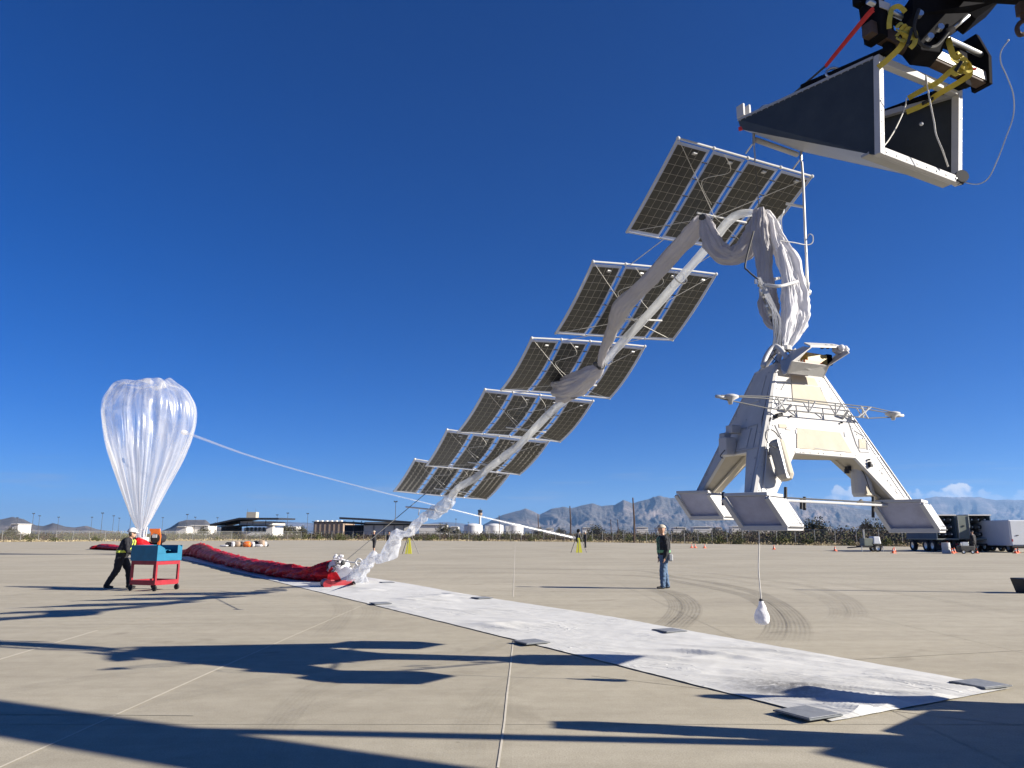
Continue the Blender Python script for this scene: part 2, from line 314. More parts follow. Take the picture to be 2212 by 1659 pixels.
# ---- ground and apron
edge = [G(-500, 1173), G(120, 1170), G(500, 1167.6), G(650, 1167), G(930, 1168), G(1200, 1170), G(1640, 1176.6), G(1900, 1180), G(2400, 1187), G(3200, 1198)]
mb = MB(); mb.grid(lambda u, v: V(((u - .5) * 2 * 45000, -4000 + v * 49000, -.15)), 12, 12)
tag(mb.build('ground', 'desert'), kind='structure')
mb = MB(); poly = [V((-300, -60, 0)), V((220, -60, 0))] + [V((p.x, p.y, 0)) for p in reversed(edge)]
mb.prism([p - V((0, 0, .5)) for p in poly], (0, 0, .5)); apron = tag(mb.build('apron', 'concrete'), kind='structure')
def strip(a, b, wd, z=.004):
    a, b = V((a.x, a.y, z)), V((b.x, b.y, z)); t = (b - a).normalized(); s_ = V((-t.y, t.x, 0)) * wd / 2; return [a - s_, b - s_, b + s_, a + s_]
def joint(pa, pb, wd, mt):
    mb = MB(); a, b = G(*pa), G(*pb); k = max(2, int((b - a).length / 1.2)); q = []
    for i in range(k + 1):
        p = a.lerp(b, i / k); t = (b - a).normalized(); s_ = V((-t.y, t.x, 0)); jit = s_ * (random.random() - .5) * .012
        q.append((p + jit + V((0, 0, .004)) - s_ * wd / 2, p + jit + V((0, 0, .004)) + s_ * wd * (.35 + .3 * random.random())))
    vs = [x for y in q for x in y]; mb.add(vs, [(2 * i, 2 * i + 2, 2 * i + 3, 2 * i + 1) for i in range(k)]); mb.build('slab_joint', mt, apron)
for pa, pb, wd, mt in [((-40, 1676), (515, 1425), .022, 'joint_white'), ((515, 1425), (790, 1305), .016, 'joint_white'), ((1077, 1659), (1109, 1385), .018, 'joint_white'), ((1109, 1290), (1113, 1175), .025, 'joint_white'),
                       ((-10, 1428), (210, 1362), .03, 'joint_white'), ((210, 1362), (640, 1255), .03, 'joint_grey'), ((-10, 1543), (420, 1546), .02, 'joint_grey'), ((1280, 1460), (2230, 1571), .016, 'joint_grey'),
                       ((-50, 1207), (1900, 1207), .09, 'joint_grey'), ((380, 1187.5), (1210, 1184), .22, 'joint_white'), ((880, 1231), (2212, 1224), .07, 'joint_white'), ((2212, 1405), (1560, 1440), .02, 'joint_grey'), ((2100, 1252), (1200, 1216), .05, 'joint_grey'), ((140, 1350), (700, 1345), .014, 'joint_grey'), ((1500, 1190), (2212, 1206), .1, 'joint_grey')]:
    joint(pa, pb, wd, mt)
for k in range(-9, 12):
    if k in (0, -1, -2): continue
    a, b_ = V((3.35 * k, 4, 0)), V((3.35 * k, 90, 0)); mb = MB(); mb.add(strip(a, b_, .009, .003), [(0, 1, 2, 3)]); mb.build('slab_joint', 'joint_grey', apron)
for k in range(1, 12):
    a, b_ = V((-60, 6.7 * k, 0)), V((60, 6.7 * k, 0)); mb = MB(); mb.add(strip(a, b_, .009 + .003 * k, .0025), [(0, 1, 2, 3)]); mb.build('slab_joint', 'joint_grey', apron)
def tyre(pts, wd, al, zz):
    path = spline([G(*p) for p in pts], 14); mb = MB(); vs, uvs = [], []; k = len(path)
    for i, p in enumerate(path):
        t = (path[min(i + 1, k - 1)] - path[max(i - 1, 0)]).normalized(); s_ = V((-t.y, t.x, 0)) * wd / 2
        vs += [p - s_ + V((0, 0, zz)), p + s_ + V((0, 0, zz))]; uvs += [(0, i / (k - 1)), (1, i / (k - 1))]
    mb.add(vs, [(2 * i, 2 * i + 2, 2 * i + 3, 2 * i + 1) for i in range(k - 1)], uvs)
    o = mb.build('tyre_mark', 'tyre_film', apron); o.color = (1, 1, 1, al); return o
TY = [([(760, 1228), (1100, 1229), (1371, 1233), (1457, 1247), (1522, 1256), (1586, 1268), (1640, 1283), (1683, 1305), (1715, 1333), (1727, 1363), (1716, 1397)], .42, 1.),
      ([(760, 1237), (1100, 1238), (1371, 1244), (1500, 1263), (1585, 1280), (1629, 1294), (1658, 1313), (1677, 1339), (1677, 1362), (1652, 1396)], .40, 1.),
      ([(1395, 1270), (1425, 1279), (1448, 1290), (1460, 1304.5), (1460, 1319.5), (1446, 1339), (1420, 1358)], .34, .8), ([(1400, 1268), (1457, 1281), (1481, 1294), (1494, 1311), (1490, 1328), (1475, 1343), (1452, 1364)], .44, 1.),
      ([(1300, 1226), (1457, 1234), (1543, 1240), (1629, 1250), (1755, 1268), (1820, 1290), (1851, 1318), (1846, 1345)], .42, .55), ([(1300, 1234), (1500, 1244), (1650, 1264), (1750, 1282), (1800, 1303), (1815, 1325), (1800, 1345)], .4, .4),
      ([(640, 1284), (715, 1296), (744, 1315), (730, 1345), (690, 1385)], .4, .35), ([(700, 1282), (775, 1296), (804, 1318), (792, 1345)], .4, .3),
      ([(-20, 1265), (330, 1250), (700, 1236), (1000, 1230)], .35, .45), ([(-20, 1290), (300, 1262), (650, 1243)], .35, .35), ([(540, 1659), (700, 1480), (1000, 1420), (1150, 1360)], .3, .3), ([(0, 1585), (420, 1500), (800, 1430), (1100, 1398)], .3, .3),
      ([(480, 1600), (900, 1470), (1330, 1420)], .25, .25), ([(1000, 1659), (1020, 1560), (1090, 1480), (1240, 1420)], .3, .25), ([(1700, 1250), (1900, 1275), (2212, 1330)], .4, .3), ([(1700, 1240), (1950, 1262), (2212, 1300)], .4, .25), ([(-20, 1500), (300, 1452), (700, 1400)], .3, .3), ([(1100, 1236), (1010, 1246), (980, 1258)], .35, .25)]
for i, (p, wd, al) in enumerate(TY): tyre(p, wd, al, .0042 + .0006 * i)

# ---- mountains (heights read off the skyline, each range at its own distance)
def ridge(name, sky_px, dist, depth, seed, detail=1., base=-40, na=420, nr=60):
    xs = [p[0] for p in sky_px]; 
    def top(x): return np.interp(x, xs, [p[1] for p in sky_px])
    vs = []; x0, x1 = xs[0], xs[-1]
    for j in range(nr + 1):
        t = j / nr
        for i in range(na + 1):
            x = x0 + (x1 - x0) * i / na; dx = (x - CX_) / 1691.; Y = dist + depth * (t - .62)
            H = (HOR - top(x)) / 1691. * dist
            pos = V((dx * dist / 1000., Y / 1000., seed))
            # spurs running down from the crest
            warp = noise.noise(pos * .9) * 1.1
            sp = abs(noise.noise(V((pos.x * 1.25 + warp, t * 1.2 + seed, 3.3 * seed)))) + .5 * abs(noise.noise(V((pos.x * 3.1 + warp * 2, t * 2.4, 7.7)))) + .36 * abs(noise.noise(V((pos.x * 7.5 + warp * 3, t * 4., 1.7)))) + .26 * abs(noise.noise(V((pos.x * 16 + t * 4, t * 9., 2.7))))
            f = t / .62 if t < .62 else max(0, (1 - t) / .38)
            env = f ** 1.25
            h = H * env * (1 - detail * (.82 * sp - .1) * (1 - .93 * env))
            vs.append((dx * (Y), Y, max(base, h * (Y / dist if t < .62 else 1) + (0 if f > .02 else base))))
    W = na + 1; idx = np.arange(nr * na); a = (idx // na) * W + idx % na
    o = npmesh(name, vs, np.stack([a, a + 1, a + W + 1, a + W], 1), 'mountain_rock'); return tag(o, kind='structure')
ridge('mountain_range', [(1000, 1150), (1040, 1135), (1066, 1121), (1085, 1112), (1106, 1106), (1120, 1103), (1136, 1098), (1156, 1106), (1166, 1111), (1180, 1103), (1193, 1096), (1218, 1094), (1235, 1098), (1257, 1091), (1280, 1086), (1300, 1091), (1330, 1088), (1349, 1077), (1369, 1085), (1391, 1078), (1426, 1070), (1453, 1074), (1481, 1075), (1520, 1070), (1560, 1078), (1620, 1070), (1700, 1078), (1780, 1085), (1900, 1105), (2050, 1125), (2250, 1140), (2500, 1150)], 14000, 5200, 1.3, na=620, nr=84)
ridge('far_mountain_range', [(1350, 1150), (1450, 1100), (1560, 1074), (1650, 1071), (1720, 1077), (1800, 1082), (1870, 1079), (1960, 1077), (2010, 1074), (2045, 1069), (2075, 1072), (2110, 1070), (2160, 1077), (2212, 1078), (2320, 1084), (2500, 1100), (2900, 1120), (3300, 1150)], 24000, 8500, 4.1, na=460, nr=64)
ridge('hill', [(-420, 1151), (-200, 1130), (-60, 1126), (0, 1121), (22, 1116), (48, 1121), (75, 1134), (92, 1136), (112, 1129), (140, 1137), (160, 1139), (185, 1135), (210, 1143), (260, 1150)], 6500, 1800, 8.2, .35, na=160, nr=24)
ridge('mesa', [(340, 1150), (366, 1139), (384, 1126), (400, 1121.5), (442, 1121.5), (456, 1133), (480, 1141), (540, 1150)], 5200, 1100, 5.5, .25, na=90, nr=20)
ridge('distant_hills', [(470, 1150), (560, 1134), (620, 1126), (680, 1129), (760, 1132), (860, 1136), (960, 1126), (1000, 1130), (1080, 1148)], 26000, 6000, 6.1, .5, na=120, nr=20)
# the air: even, thin haze over the whole basin
mb = MB(); mb.box((0, 13000, 700 - 30), (70000, 52000, 1460))
m = bpy.data.materials.new('air'); m.use_nodes = True; MATS['air'] = m; n = m.node_tree.nodes; n.remove(n['Principled BSDF'])
pv = n.new('ShaderNodeVolumePrincipled'); pv.inputs['Color'].default_value = (.30, .56, 1, 1); pv.inputs['Density'].default_value = 2.7e-5; pv.inputs['Anisotropy'].default_value = .2
m.node_tree.links.new(pv.outputs[0], n['Material Output'].inputs['Volume'])
tag(mb.build('haze', 'air'), kind='stuff')

# ---- perimeter fence just beyond the apron edge
fl = [V((p.x * 1.045, p.y * 1.045, -.15)) for p in edge]
fpath = []
for a, b_ in zip(fl[:-1], fl[1:]):
    k = max(1, round((b_ - a).length / 3.05))
    fpath += [a.lerp(b_, i / k) for i in range(k)]
fpath.append(fl[-1])
fpath = [p for p in fpath if -1.0 < p.x / p.y < .95]
m, n, l, b = nodes_mat('chain_link'); b.inputs['Base Color'].default_value = (.36, .36, .34, 1); b.inputs['Metallic'].default_value = .5; b.inputs['Alpha'].default_value = .10
fence = thing('perimeter_fence', 'long grey chain link fence with steel posts beyond the apron', 'fence', fpath[len(fpath) // 2])
pm = MB(); pm.tube([(0, 0, 0), (0, 0, 2.3)], .04, 6); pobj = pm.build('post', 'fence_steel', None)
for i, p in enumerate(fpath):
    o = pobj if i == 0 else pobj.copy()
    if i: COL.objects.link(o)
    o.parent = fence; o.location = p - fence.location
mb = MB()
for a, b_ in zip(fpath[:-1], fpath[1:]): mb.add([a + V((0, 0, .05)), b_ + V((0, 0, .05)), b_ + V((0, 0, 2.2)), a + V((0, 0, 2.2))], [(0, 1, 2, 3)])
mb.build('mesh', 'chain_link', fence)
mb = MB(); mb.tube([p + V((0, 0, 2.24)) for p in fpath], .03, 5); mb.build('top_rail', 'fence_steel', fence)

# ---- desert scrub
def leaf_bush(n, rx, rz, size, rg):
    """n small leaf faces through a low uneven dome"""
    d = rg.normal(size=(n, 3)); d /= np.linalg.norm(d, axis=1)[:, None]; d[:, 2] = np.abs(d[:, 2])
    lob = 1 + .35 * np.sin(3 * np.arctan2(d[:, 1], d[:, 0]) + rg.uniform(0, 6)) * d[:, 2] ** .3 + rg.normal(0, .07, n)
    r = (rg.uniform(.15, 1, n) ** .45) * lob
    c = d * r[:, None] * np.array([rx, rx, rz]); c[:, 2] += .02
    a = rg.normal(size=(n, 3)); a /= np.linalg.norm(a, axis=1)[:, None]; b = np.cross(a, rg.normal(size=(n, 3))); b /= np.linalg.norm(b, axis=1)[:, None]
    s = size * rg.uniform(.6, 1.5, n)[:, None]; a[:, 2] *= 1.3
    v = np.stack([c - a * s, c + b * s * .55, c + a * s, c - b * s * .55], 1).reshape(-1, 3); return v
def edge_y(x):       # distance of the fence line along a bearing
    k = np.interp(x, [p.x / p.y for p in fl], [p.y for p in fl]); return k
def scrub_field(name, kinds, count, near, far, hfun, nleaf, label):
    Vs, Mi = [], []; rg = np.random.default_rng(hash(name) % 999 if False else len(name) * 13 + count)
    for i in range(count):
        k = rg.uniform(-.78, .78); y0 = edge_y(k); Y = y0 + near + (far - near) * rg.uniform(0, 1) ** 1.6
        h = hfun(k, Y - y0) * rg.uniform(.55, 1.25); n_ = nleaf
        v = leaf_bush(n_, h * rg.uniform(.8, 1.4), h, .075 * h + .03, rg); v += np.array([k * Y, Y, -.15]); Vs.append(v); Mi.append(np.full(n_, rg.choice(len(kinds), p=[.42, .38, .2][:len(kinds)] if len(kinds) == 3 else None)))
    v = np.concatenate(Vs); f = np.arange(len(v)).reshape(-1, 4); o = npmesh(name, v, f, kinds, None, np.concatenate(Mi)); return tag(o, label, 'scrub', kind='stuff')
hq = lambda k, d: (1.1 + .45 * max(0, min(1, (k - .2) / .2))) * (1 + .5 * min(1, d / 60))
scrub_field('desert_scrub', ['scrub_olive', 'scrub_brown', 'scrub_green'], 2600, 3, 75, hq, 120, 'dense olive and brown desert scrub beyond the fence')
scrub_field('far_desert_scrub', ['scrub_olive', 'scrub_brown', 'scrub_green'], 1800, 70, 420, lambda k, d: 2.0 + .2 * max(0, min(1, (k - .15) / .2)), 70, 'distant mesquite and creosote scrub on the desert plain')
rg = np.random.default_rng(5); Vs = []
for i in range(2600):
    k = rg.uniform(-.8, .8); y0 = edge_y(k) / 1.045; Y = y0 * rg.uniform(1.004, 1.05); h = rg.uniform(.2, .62)
    v = leaf_bush(16, h * 1.6, h, .10, rg); v += np.array([k * Y, Y, -.15]); Vs.append(v)
v = np.concatenate(Vs); tag(npmesh('dry_grass', v, np.arange(len(v)).reshape(-1, 4), ['dry_grass']), 'pale dry grass along the edge of the apron', 'grass', kind='stuff')
bushes = []
for i in range(3):
    v = leaf_bush(700, 1.25, 1.15, .085, np.random.default_rng(40 + i)); me = npmesh('crown', v, np.arange(len(v)).reshape(-1, 4), 'scrub_green').data; bushes.append(me)
for o in [o for o in bpy.data.objects if o.name.startswith('crown')]: bpy.data.objects.remove(o)
smb = MB()
for q in ((.12, .1, .5), (-.15, .05, .55), (.05, -.16, .45)): smb.tube([(0, 0, -.05), q], .03, 5)
so = smb.build('stem', 'wood_pole'); stem_me = so.data; bpy.data.objects.remove(so)
spots = [(60, 1), (118, .8), (205, .9), (270, 1), (345, .7), (470, .8), (590, 1.1), (632, .7), (690, 1.0), (735, 1.2), (905, .9), (935, 1.3), (972, .8), (1040, 1.2), (1105, .6), (1150, .9), (1265, 1.), (1360, 1.1), (1392, .8), (1520, .9), (1555, 1.2), (1597, 1.0), (1690, 1.1), (1745, 1.), (1835, .8), (1915, .9), (1945, .7)]
for i, (x, s_) in enumerate(spots):
    k = (x - CX_) / 1695.; Y = edge_y(k) / 1.045 * (1.012 + .02 * random.random())
    r = thing('roadside_bush', 'small rounded green bush in the dry grass by the apron edge', 'bush', (k * Y, Y, -.15), 'bushes along the apron edge'); r.scale = (s_, s_, s_ * (.8 + .4 * random.random())); r.rotation_euler.z = random.random() * 6
    for nm, me in (('crown', bushes[i % 3]), ('stem', stem_me)):
        o = bpy.data.objects.new(nm, me); COL.objects.link(o); o.parent = r
# a few trees standing above the scrub far off (crown and trunk)
tv = leaf_bush(1500, 2.6, 2.6, .17, np.random.default_rng(77)); tv[:, 2] += 1.6
tme = npmesh('crown', tv, np.arange(len(tv)).reshape(-1, 4), 'scrub_olive'); tmesh = tme.data; bpy.data.objects.remove(tme)
smb = MB(); smb.tube([(0, 0, -.1), (.1, .05, 1.2), (-.1, .1, 2.4)], [.22, .17, .08], 7); smb.tube([(.1, .05, 1.2), (.8, .3, 2.6)], [.12, .05], 6); so = smb.build('trunk', 'wood_pole'); trk = so.data; bpy.data.objects.remove(so)
for x, Y, s_ in [(1287, 230, 1.0), (1545, 620, 1.5), (1560, 640, 1.2), (1757, 700, 1.6), (1772, 690, 1.4), (1630, 640, 1.3), (1700, 200, 1.1), (1760, 190, 1.3), (1880, 190, 1.2), (620, 330, 1.3), (650, 300, 1.1), (960, 380, 1.5), (985, 420, 1.2), (1165, 400, 1.2), (25, 350, 1.1), (440, 380, 1.2), (1480, 520, 1.2), (1595, 560, 1.0), (1340, 480, 1.1), (1210, 600, 1.5)]:
    k = (x - CX_) / 1690.
    r = thing('desert_tree', 'dark desert tree rising above the scrub on the plain', 'tree', (k * Y, Y, -.15), 'trees on the desert plain'); r.scale = (s_, s_, s_ * .9); r.rotation_euler.z = x
    for nm, me in (('crown', tmesh), ('trunk', trk)): o = bpy.data.objects.new(nm, me); COL.objects.link(o); o.parent = r

# ---- light masts and utility poles
mb = MB(); r0 = thing('light_mast', 'slim dark floodlight mast standing beyond the fence', 'light mast', (0, 0, 0), 'floodlight masts beyond the fence')
mb.tube([(0, 0, 0), (0, 0, 1)], [.0105, .007], 8); mb.build('pole', 'pole_steel', r0)
mb = MB(); mb.box((0, 0, .985), (.09, .02, .02)); mb.build('crossarm', 'pole_steel', r0)
for s_ in (-1, 1): mb = MB(); mb.box((s_ * .033, -.01, 1.0), (.035, .03, .03)); mb.build('floodlight', 'pole_steel', r0)
masts = [(38, 1118), (73, 1109), (86, 1114), (127, 1117), (199, 1117), (222, 1108), (246, 1114), (258, 1119), (283, 1114), (352, 1118), (405, 1111), (422, 1117), (470, 1118), (599, 1112), (622, 1108), (665, 1109), (855, 1083), (985, 1121), (1012, 1128)]
for i, (x, y) in enumerate(masts):
    Y = 300 + (i * 37) % 90; p = P(x, y, Y); r = r0 if i == 0 else copy_tree(r0); h = p.z + .15
    r.location = (p.x, p.y, -.15); r.scale = (h, h, h)
mb = MB(); r0 = thing('utility_pole', 'bare brown wooden utility pole rising from the scrub', 'utility pole', (0, 0, 0), 'wooden poles in the scrub')
mb.tube([(0, 0, 0), (.02, 0, .5), (0, 0, 1)], [.024, .022, .016], 9); mb.build('pole', 'wood_pole', r0)
mb = MB(); mb.box((0, -.02, .9), (.02, .012, .05)); mb.build('bracket', 'pole_steel', r0)
for i, (x, y, Y) in enumerate([(1367, 1075, 135), (1231, 1093, 190), (1334, 1122, 260), (1162, 1110, 330), (1078, 1113, 330), (1319, 1122, 300)]):
    p = P(x, y, Y); r = r0 if i == 0 else copy_tree(r0); h = p.z + .15; r.location = (p.x, p.y, -.15); r.scale = (h * .9, h * .9, h)

# ---- buildings beyond the fence
def bpt(x, y, Y): return P(x, y, Y)
def windows(root, wall, x0, x1, ya, yb, Y, k, mt='glass_dark'):
    for i in range(k):
        a = x0 + (x1 - x0) * (i + .18) / k; c_ = x0 + (x1 - x0) * (i + .82) / k; p0, p1 = P(a, yb, Y - .06), P(c_, ya, Y - .06)
        mb = MB(); mb.box(((p0.x + p1.x) / 2, Y - .03, (p0.z + p1.z) / 2), (p1.x - p0.x, .14, p1.z - p0.z)); w_ = mb.build('window', mt, root)
        mb = MB(); mb.box(((p0.x + p1.x) / 2, Y - .11, p0.z - .04), (p1.x - p0.x + .2, .1, .1)); mb.build('sill', 'wall_white', w_)
# open shed with a gull-wing roof and a white two-storey front
Y = 250.; rt = thing('terminal_shed', 'white building with dark wing roof and a cream plant box on top', 'building', V((P(528, 1153, Y).x, Y, -.15)))
def wallbox(root, name, x0, x1, y0, y1, Y0, dep, mt, floor=True, part=None):
    a, b_ = P(x0, y1, Y0), P(x1, y0, Y0); z0 = -.15 if floor else a.z; mb = MB(); mb.box(((a.x + b_.x) / 2, Y0 + dep / 2, (z0 + b_.z) / 2), (b_.x - a.x, dep, b_.z - z0)); return mb.build(name, mt, part or root)
wallbox(rt, 'upper_wall', 518, 589, 1126, 1134, Y, 14, 'wall_white', False); wallbox(rt, 'lower_wall', 526, 589, 1140, 1165, Y + 2.2, 11.8, 'wall_white')
wallbox(rt, 'end_wall', 574, 589.5, 1134.3, 1165, Y - .02, 2.2, 'wall_white'); wallbox(rt, 'parapet', 524, 575, 1150, 1165, Y - .05, .4, 'wall_white')
wallbox(rt, 'balcony_slab', 516, 591, 1134.6, 1136.2, Y - .6, 3, 'roof_dark', False)
windows(rt, None, 530, 574, 1139, 1149, Y + 2.2, 5); 
for x in (517.5, 545.5, 573): wallbox(rt, 'mullion', x, x + 1.3, 1124, 1134, Y - .2, .25, 'soffit', False)
for x in (462, 484, 514, 531): wallbox(rt, 'post', x, x + 2.6, 1128, 1166, Y - 1.2, .5, 'roof_dark')
wallbox(rt, 'inner_wall', 476, 514, 1136, 1166, Y + 7, 4, 'soffit')
def roof(root, pts, Y0, dep, th, mt='roof_dark'):
    mb = MB(); q = [P(x, y, Y0) for x, y in pts]; n_ = len(q)
    top = [V((p.x, Y0, p.z)) for p in q] + [V((p.x, Y0 + dep, p.z + .3)) for p in reversed(q)]
    mb.add([V((p.x, p.y, p.z)) for p in top] + [V((p.x, p.y, p.z - th)) for p in top], [tuple(range(2 * n_)), tuple(range(4 * n_ - 1, 2 * n_ - 1, -1))] + [(i, (i + 1) % (2 * n_), 2 * n_ + (i + 1) % (2 * n_), 2 * n_ + i) for i in range(2 * n_)])
    return mb.build('roof', mt, root)
rf = MB()
def slopes(root, pts, Y0, dep, th):
    for (xa, ya), (xb, yb) in zip(pts[:-1], pts[1:]):
        a, b_ = P(xa, ya, Y0), P(xb, yb, Y0); mb = MB(); mb.hexa([a, b_, b_ + V((0, dep, .2)), a + V((0, dep, .2))], [a - V((0, 0, th)), b_ - V((0, 0, th)), b_ + V((0, dep, .2 - th)), a + V((0, dep, .2 - th))]); mb.build('roof', 'roof_dark', root)
slopes(rt, [(453, 1132), (517, 1118.2), (602, 1118.6)], Y - 3, 19, .55); slopes(rt, [(470, 1137), (520, 1134)], Y - 2, 16, .3)
wallbox(rt, 'plant_box', 532, 553, 1106, 1119, Y + 6, 3, 'cream_panel', False)
for x in (534, 551.5): wallbox(rt, 'mast', x, x + .9, 1099, 1116, Y + 5, .12, 'pole_steel', False)
Y = 235.; rt = thing('hangar_shed', 'long pale shed under a dark sloping roof with an open bay', 'building', V((P(815, 1153, Y).x, Y, -.15)))
wallbox(rt, 'wall', 785, 884, 1134, 1166, Y, 14, 'wall_white'); wallbox(rt, 'back_wall', 744, 785, 1134, 1166, Y + 9, 4, 'soffit')
for x in (806, 828, 850, 871): wallbox(rt, 'pilaster', x, x + 2, 1135, 1166, Y - .25, .3, 'soffit')
wallbox(rt, 'fascia', 787, 890, 1127.5, 1131, Y - .8, 1., 'wall_white', False); wallbox(rt, 'canopy', 786, 888, 1131.2, 1134.5, Y - .5, 2, 'roof_dark', False)
for x in (743, 762, 779): wallbox(rt, 'post', x, x + 2.4, 1125, 1166, Y - 1, .4, 'roof_dark')
slopes(rt, [(733, 1117), (775, 1119), (893, 1127)], Y - 3, 19, .6); slopes(rt, [(741, 1127), (788, 1130)], Y - 2, 14, .5)
Y = 420.; rt = thing('brown_warehouse', 'brown warehouse with a row of roof vents behind the scrub', 'building', V((P(705, 1153, Y).x, Y, -.15)))
wallbox(rt, 'wall', 676, 742, 1128, 1165, Y, 30, 'wall_tan'); wallbox(rt, 'roof', 674, 744, 1126.5, 1128.2, Y - .5, 31, 'roof_dark', False)
for i in range(6): wallbox(rt, 'roof_vent', 680 + i * 10.5, 685 + i * 10.5, 1124, 1126.6, Y + 5, 4, 'wall_white', False)
for i in range(7): wallbox(rt, 'pilaster', 679 + i * 10, 680 + i * 10, 1128.4, 1160, Y - .3, .3, 'soffit')
tk = thing('storage_tank', 'white cylindrical storage tank with a low domed roof', 'tank', (0, 0, 0), 'white storage tanks in a row')
mb = MB(); mb.lathe([(8.6, 0), (8.6, 7.2)], (0, 0, 0), 36); mb.build('shell', 'tank_white', tk, smooth=True)
mb = MB(); mb.lathe([(8.75, 7.2), (8.75, 7.4), (6, 8.2), (3, 8.8), (.02, 9.0)], (0, 0, 0), 36); mb.build('domed_roof', 'tank_white', tk, smooth=True)
mb = MB()
for i in range(8): a = -2.5 + i * .06; mb.tube([(8.9 * math.cos(a), 8.9 * math.sin(a), i * .95), (8.9 * math.cos(a + .06), 8.9 * math.sin(a + .06), i * .95 + .95)], .12, 5)
mb.build('stair', 'grey_box', tk)
for i, x in enumerate((1022, 1067, 1111)):
    Y = 520.; r = tk if i == 0 else copy_tree(tk); r.location = (P(x, 1150, Y).x, Y + i * 6, -.15)
    r.scale = (.72, .72, .95)
Y = 1500.; rt = thing('control_tower', 'airport control tower with dark glass cab and pale stem', 'tower', V((P(1037, 1150, Y).x, Y, -.15))); bz = P(1037, 1128, Y); u = Y / 1690
x0 = bz.x
def tw(prof, nm, mt): mb = MB(); mb.lathe([(r * u, (HOR - y) * u + EYE) for r, y in prof], (x0, Y, 0), 12); mb.build(nm, mt, rt)
tw([(2.6, 1153.5), (2.3, 1118), (3.2, 1116)], 'stem', 'wall_white'); tw([(3.2, 1116), (5, 1112), (5, 1108.5), (0.01, 1108.4)], 'platform', 'wall_tan'); tw([(4.2, 1108.4), (5.2, 1103.8)], 'cab_glass', 'glass_dark'); tw([(5.4, 1103.8), (4.8, 1102), (.01, 1101.6)], 'cab_roof', 'roof_dark'); tw([(.3, 1101.8), (.2, 1097)], 'aerial', 'pole_steel')
def low_house(x0, x1, y0, Y, wl='wall_white'):
    rt = thing('low_house', 'low pale house among the trees at the foot of the mountains', 'house', V((P((x0 + x1) / 2, 1150, Y).x, Y, -.15)), 'pale houses far across the plain')
    wallbox(rt, 'wall', x0, x1, y0 + 1.6, 1154, Y, 14, wl); a, b_ = P(x0 - .5, y0 + 1.6, Y - 1), P(x1 + .5, y0, Y - 1)
    mb = MB(); mb.prism([V((a.x, Y - 1, a.z)), V((b_.x, Y - 1, a.z)), V((b_.x - (b_.x - a.x) * .2, Y - 1, b_.z)), V((a.x + (b_.x - a.x) * .2, Y - 1, b_.z))], (0, 16, 0)); mb.build('roof', wl if x1 - x0 > 14 else 'wall_tan', rt)
    k = max(2, int((x1 - x0) / 4))
    for i in range(k):
        p = P(x0 + (x1 - x0) * (i + .5) / k, y0 + 3.2, Y - .1); mb = MB(); mb.box((p.x, Y - .05, p.z), (Y / 1690 * 1.2, .2, Y / 1690 * 1.1)); mb.build('window', 'glass_dark', rt)
for x0_, x1_, y0_, Y_ in [(1498, 1540, 1137, 900), (1546, 1560, 1139, 880), (1582, 1615, 1136, 900), (1622, 1634, 1139, 850), (1640, 1662, 1138, 930), (1672, 1686, 1139, 870), (1725, 1740, 1139, 900), (1780, 1796, 1138, 920), (1455, 1482, 1138, 950), (1420, 1440, 1139, 900), (1375, 1400, 1138, 950), (1258, 1275, 1139, 900), (1180, 1196, 1140, 850), (905, 965, 1132, 560), (405, 450, 1134, 480), (380, 402, 1137, 470), (22, 40, 1131, 520), (620, 640, 1137, 600), (972, 990, 1137, 650)]: low_house(x0_, x1_, y0_, Y_)
# ================================================================ the launch rig
# ---- white ground cloth
lft = [(1797, 1561), (1700, 1532), (1400, 1455), (1120, 1385), (800, 1306), (650, 1270), (520, 1238), (430, 1216), (385, 1205)]
rgt = [(2182, 1489), (1900, 1437), (1445, 1356), (1300, 1330), (1000, 1283), (860, 1258), (640, 1224), (520, 1208), (440, 1200)]
LP = spline([G(*p) for p in lft], 24); RP = spline([G(*p) for p in rgt], 24); k_ = len(LP) - 1
def cloth(u, v):
    i = min(int(v * k_), k_ - 1); t = v * k_ - i; a = LP[i].lerp(LP[i + 1], t); b_ = RP[i].lerp(RP[i + 1], t); p = a.lerp(b_, u)
    e = min(1, u * 6, (1 - u) * 6); q = V((p.x, p.y, 0))
    al, ac = (p.x * .87 - p.y * .5), (p.x * .5 + p.y * .87)          # along and across the strip
    rg1 = lambda a_, c_, z_: max(0, 1 - abs(noise.noise(V((a_, c_, z_)))) * 4)
    gate = max(0, noise.noise(V((al * .5 + 3, ac * .8, 2.))) + .12)
    rid = .030 * rg1(al * .35, ac * 1.5 + al * .12, 1.) * gate * 2.2 + .02 * rg1(al * .7 + 5, ac * 2.6 - al * .3, 5.) * gate * 1.6 + .008 * max(0, noise.noise(V((al * 1.6, ac * 3.4, 8.))))
    c_ = G(1700, 1485); d = (p - c_).length
    if d < 2.2: rid += (.012 * rg1(p.x * 1.0, p.y * 1.6 + p.x * .6, 9.) + .022 * rg1(al * .35, ac * 1.6, 3.)) * (1 - d / 2.2)
    jit = .012 * noise.noise(q * 1.5) if e < .1 else 0; e *= min(1, v * 40)
    return V((p.x + jit, p.y + jit, .012 + rid * e + .004 * noise.noise(q * 5)))
mb = MB(); mb.grid(cloth, 84, 760)
m, n, l, b = nodes_mat('ground_cloth'); tx = n.new('ShaderNodeTexCoord').outputs['Object']
c = ramp(n, l, nz(n, l, tx, 1.1, 6, .7), [(.3, (.53, .525, .495)), (.7, (.62, .615, .585))])
sm = n.new('ShaderNodeVectorMath'); sm.operation = 'DISTANCE'; l.new(tx, sm.inputs[0]); sm.inputs[1].default_value = tuple(G(1690, 1488))
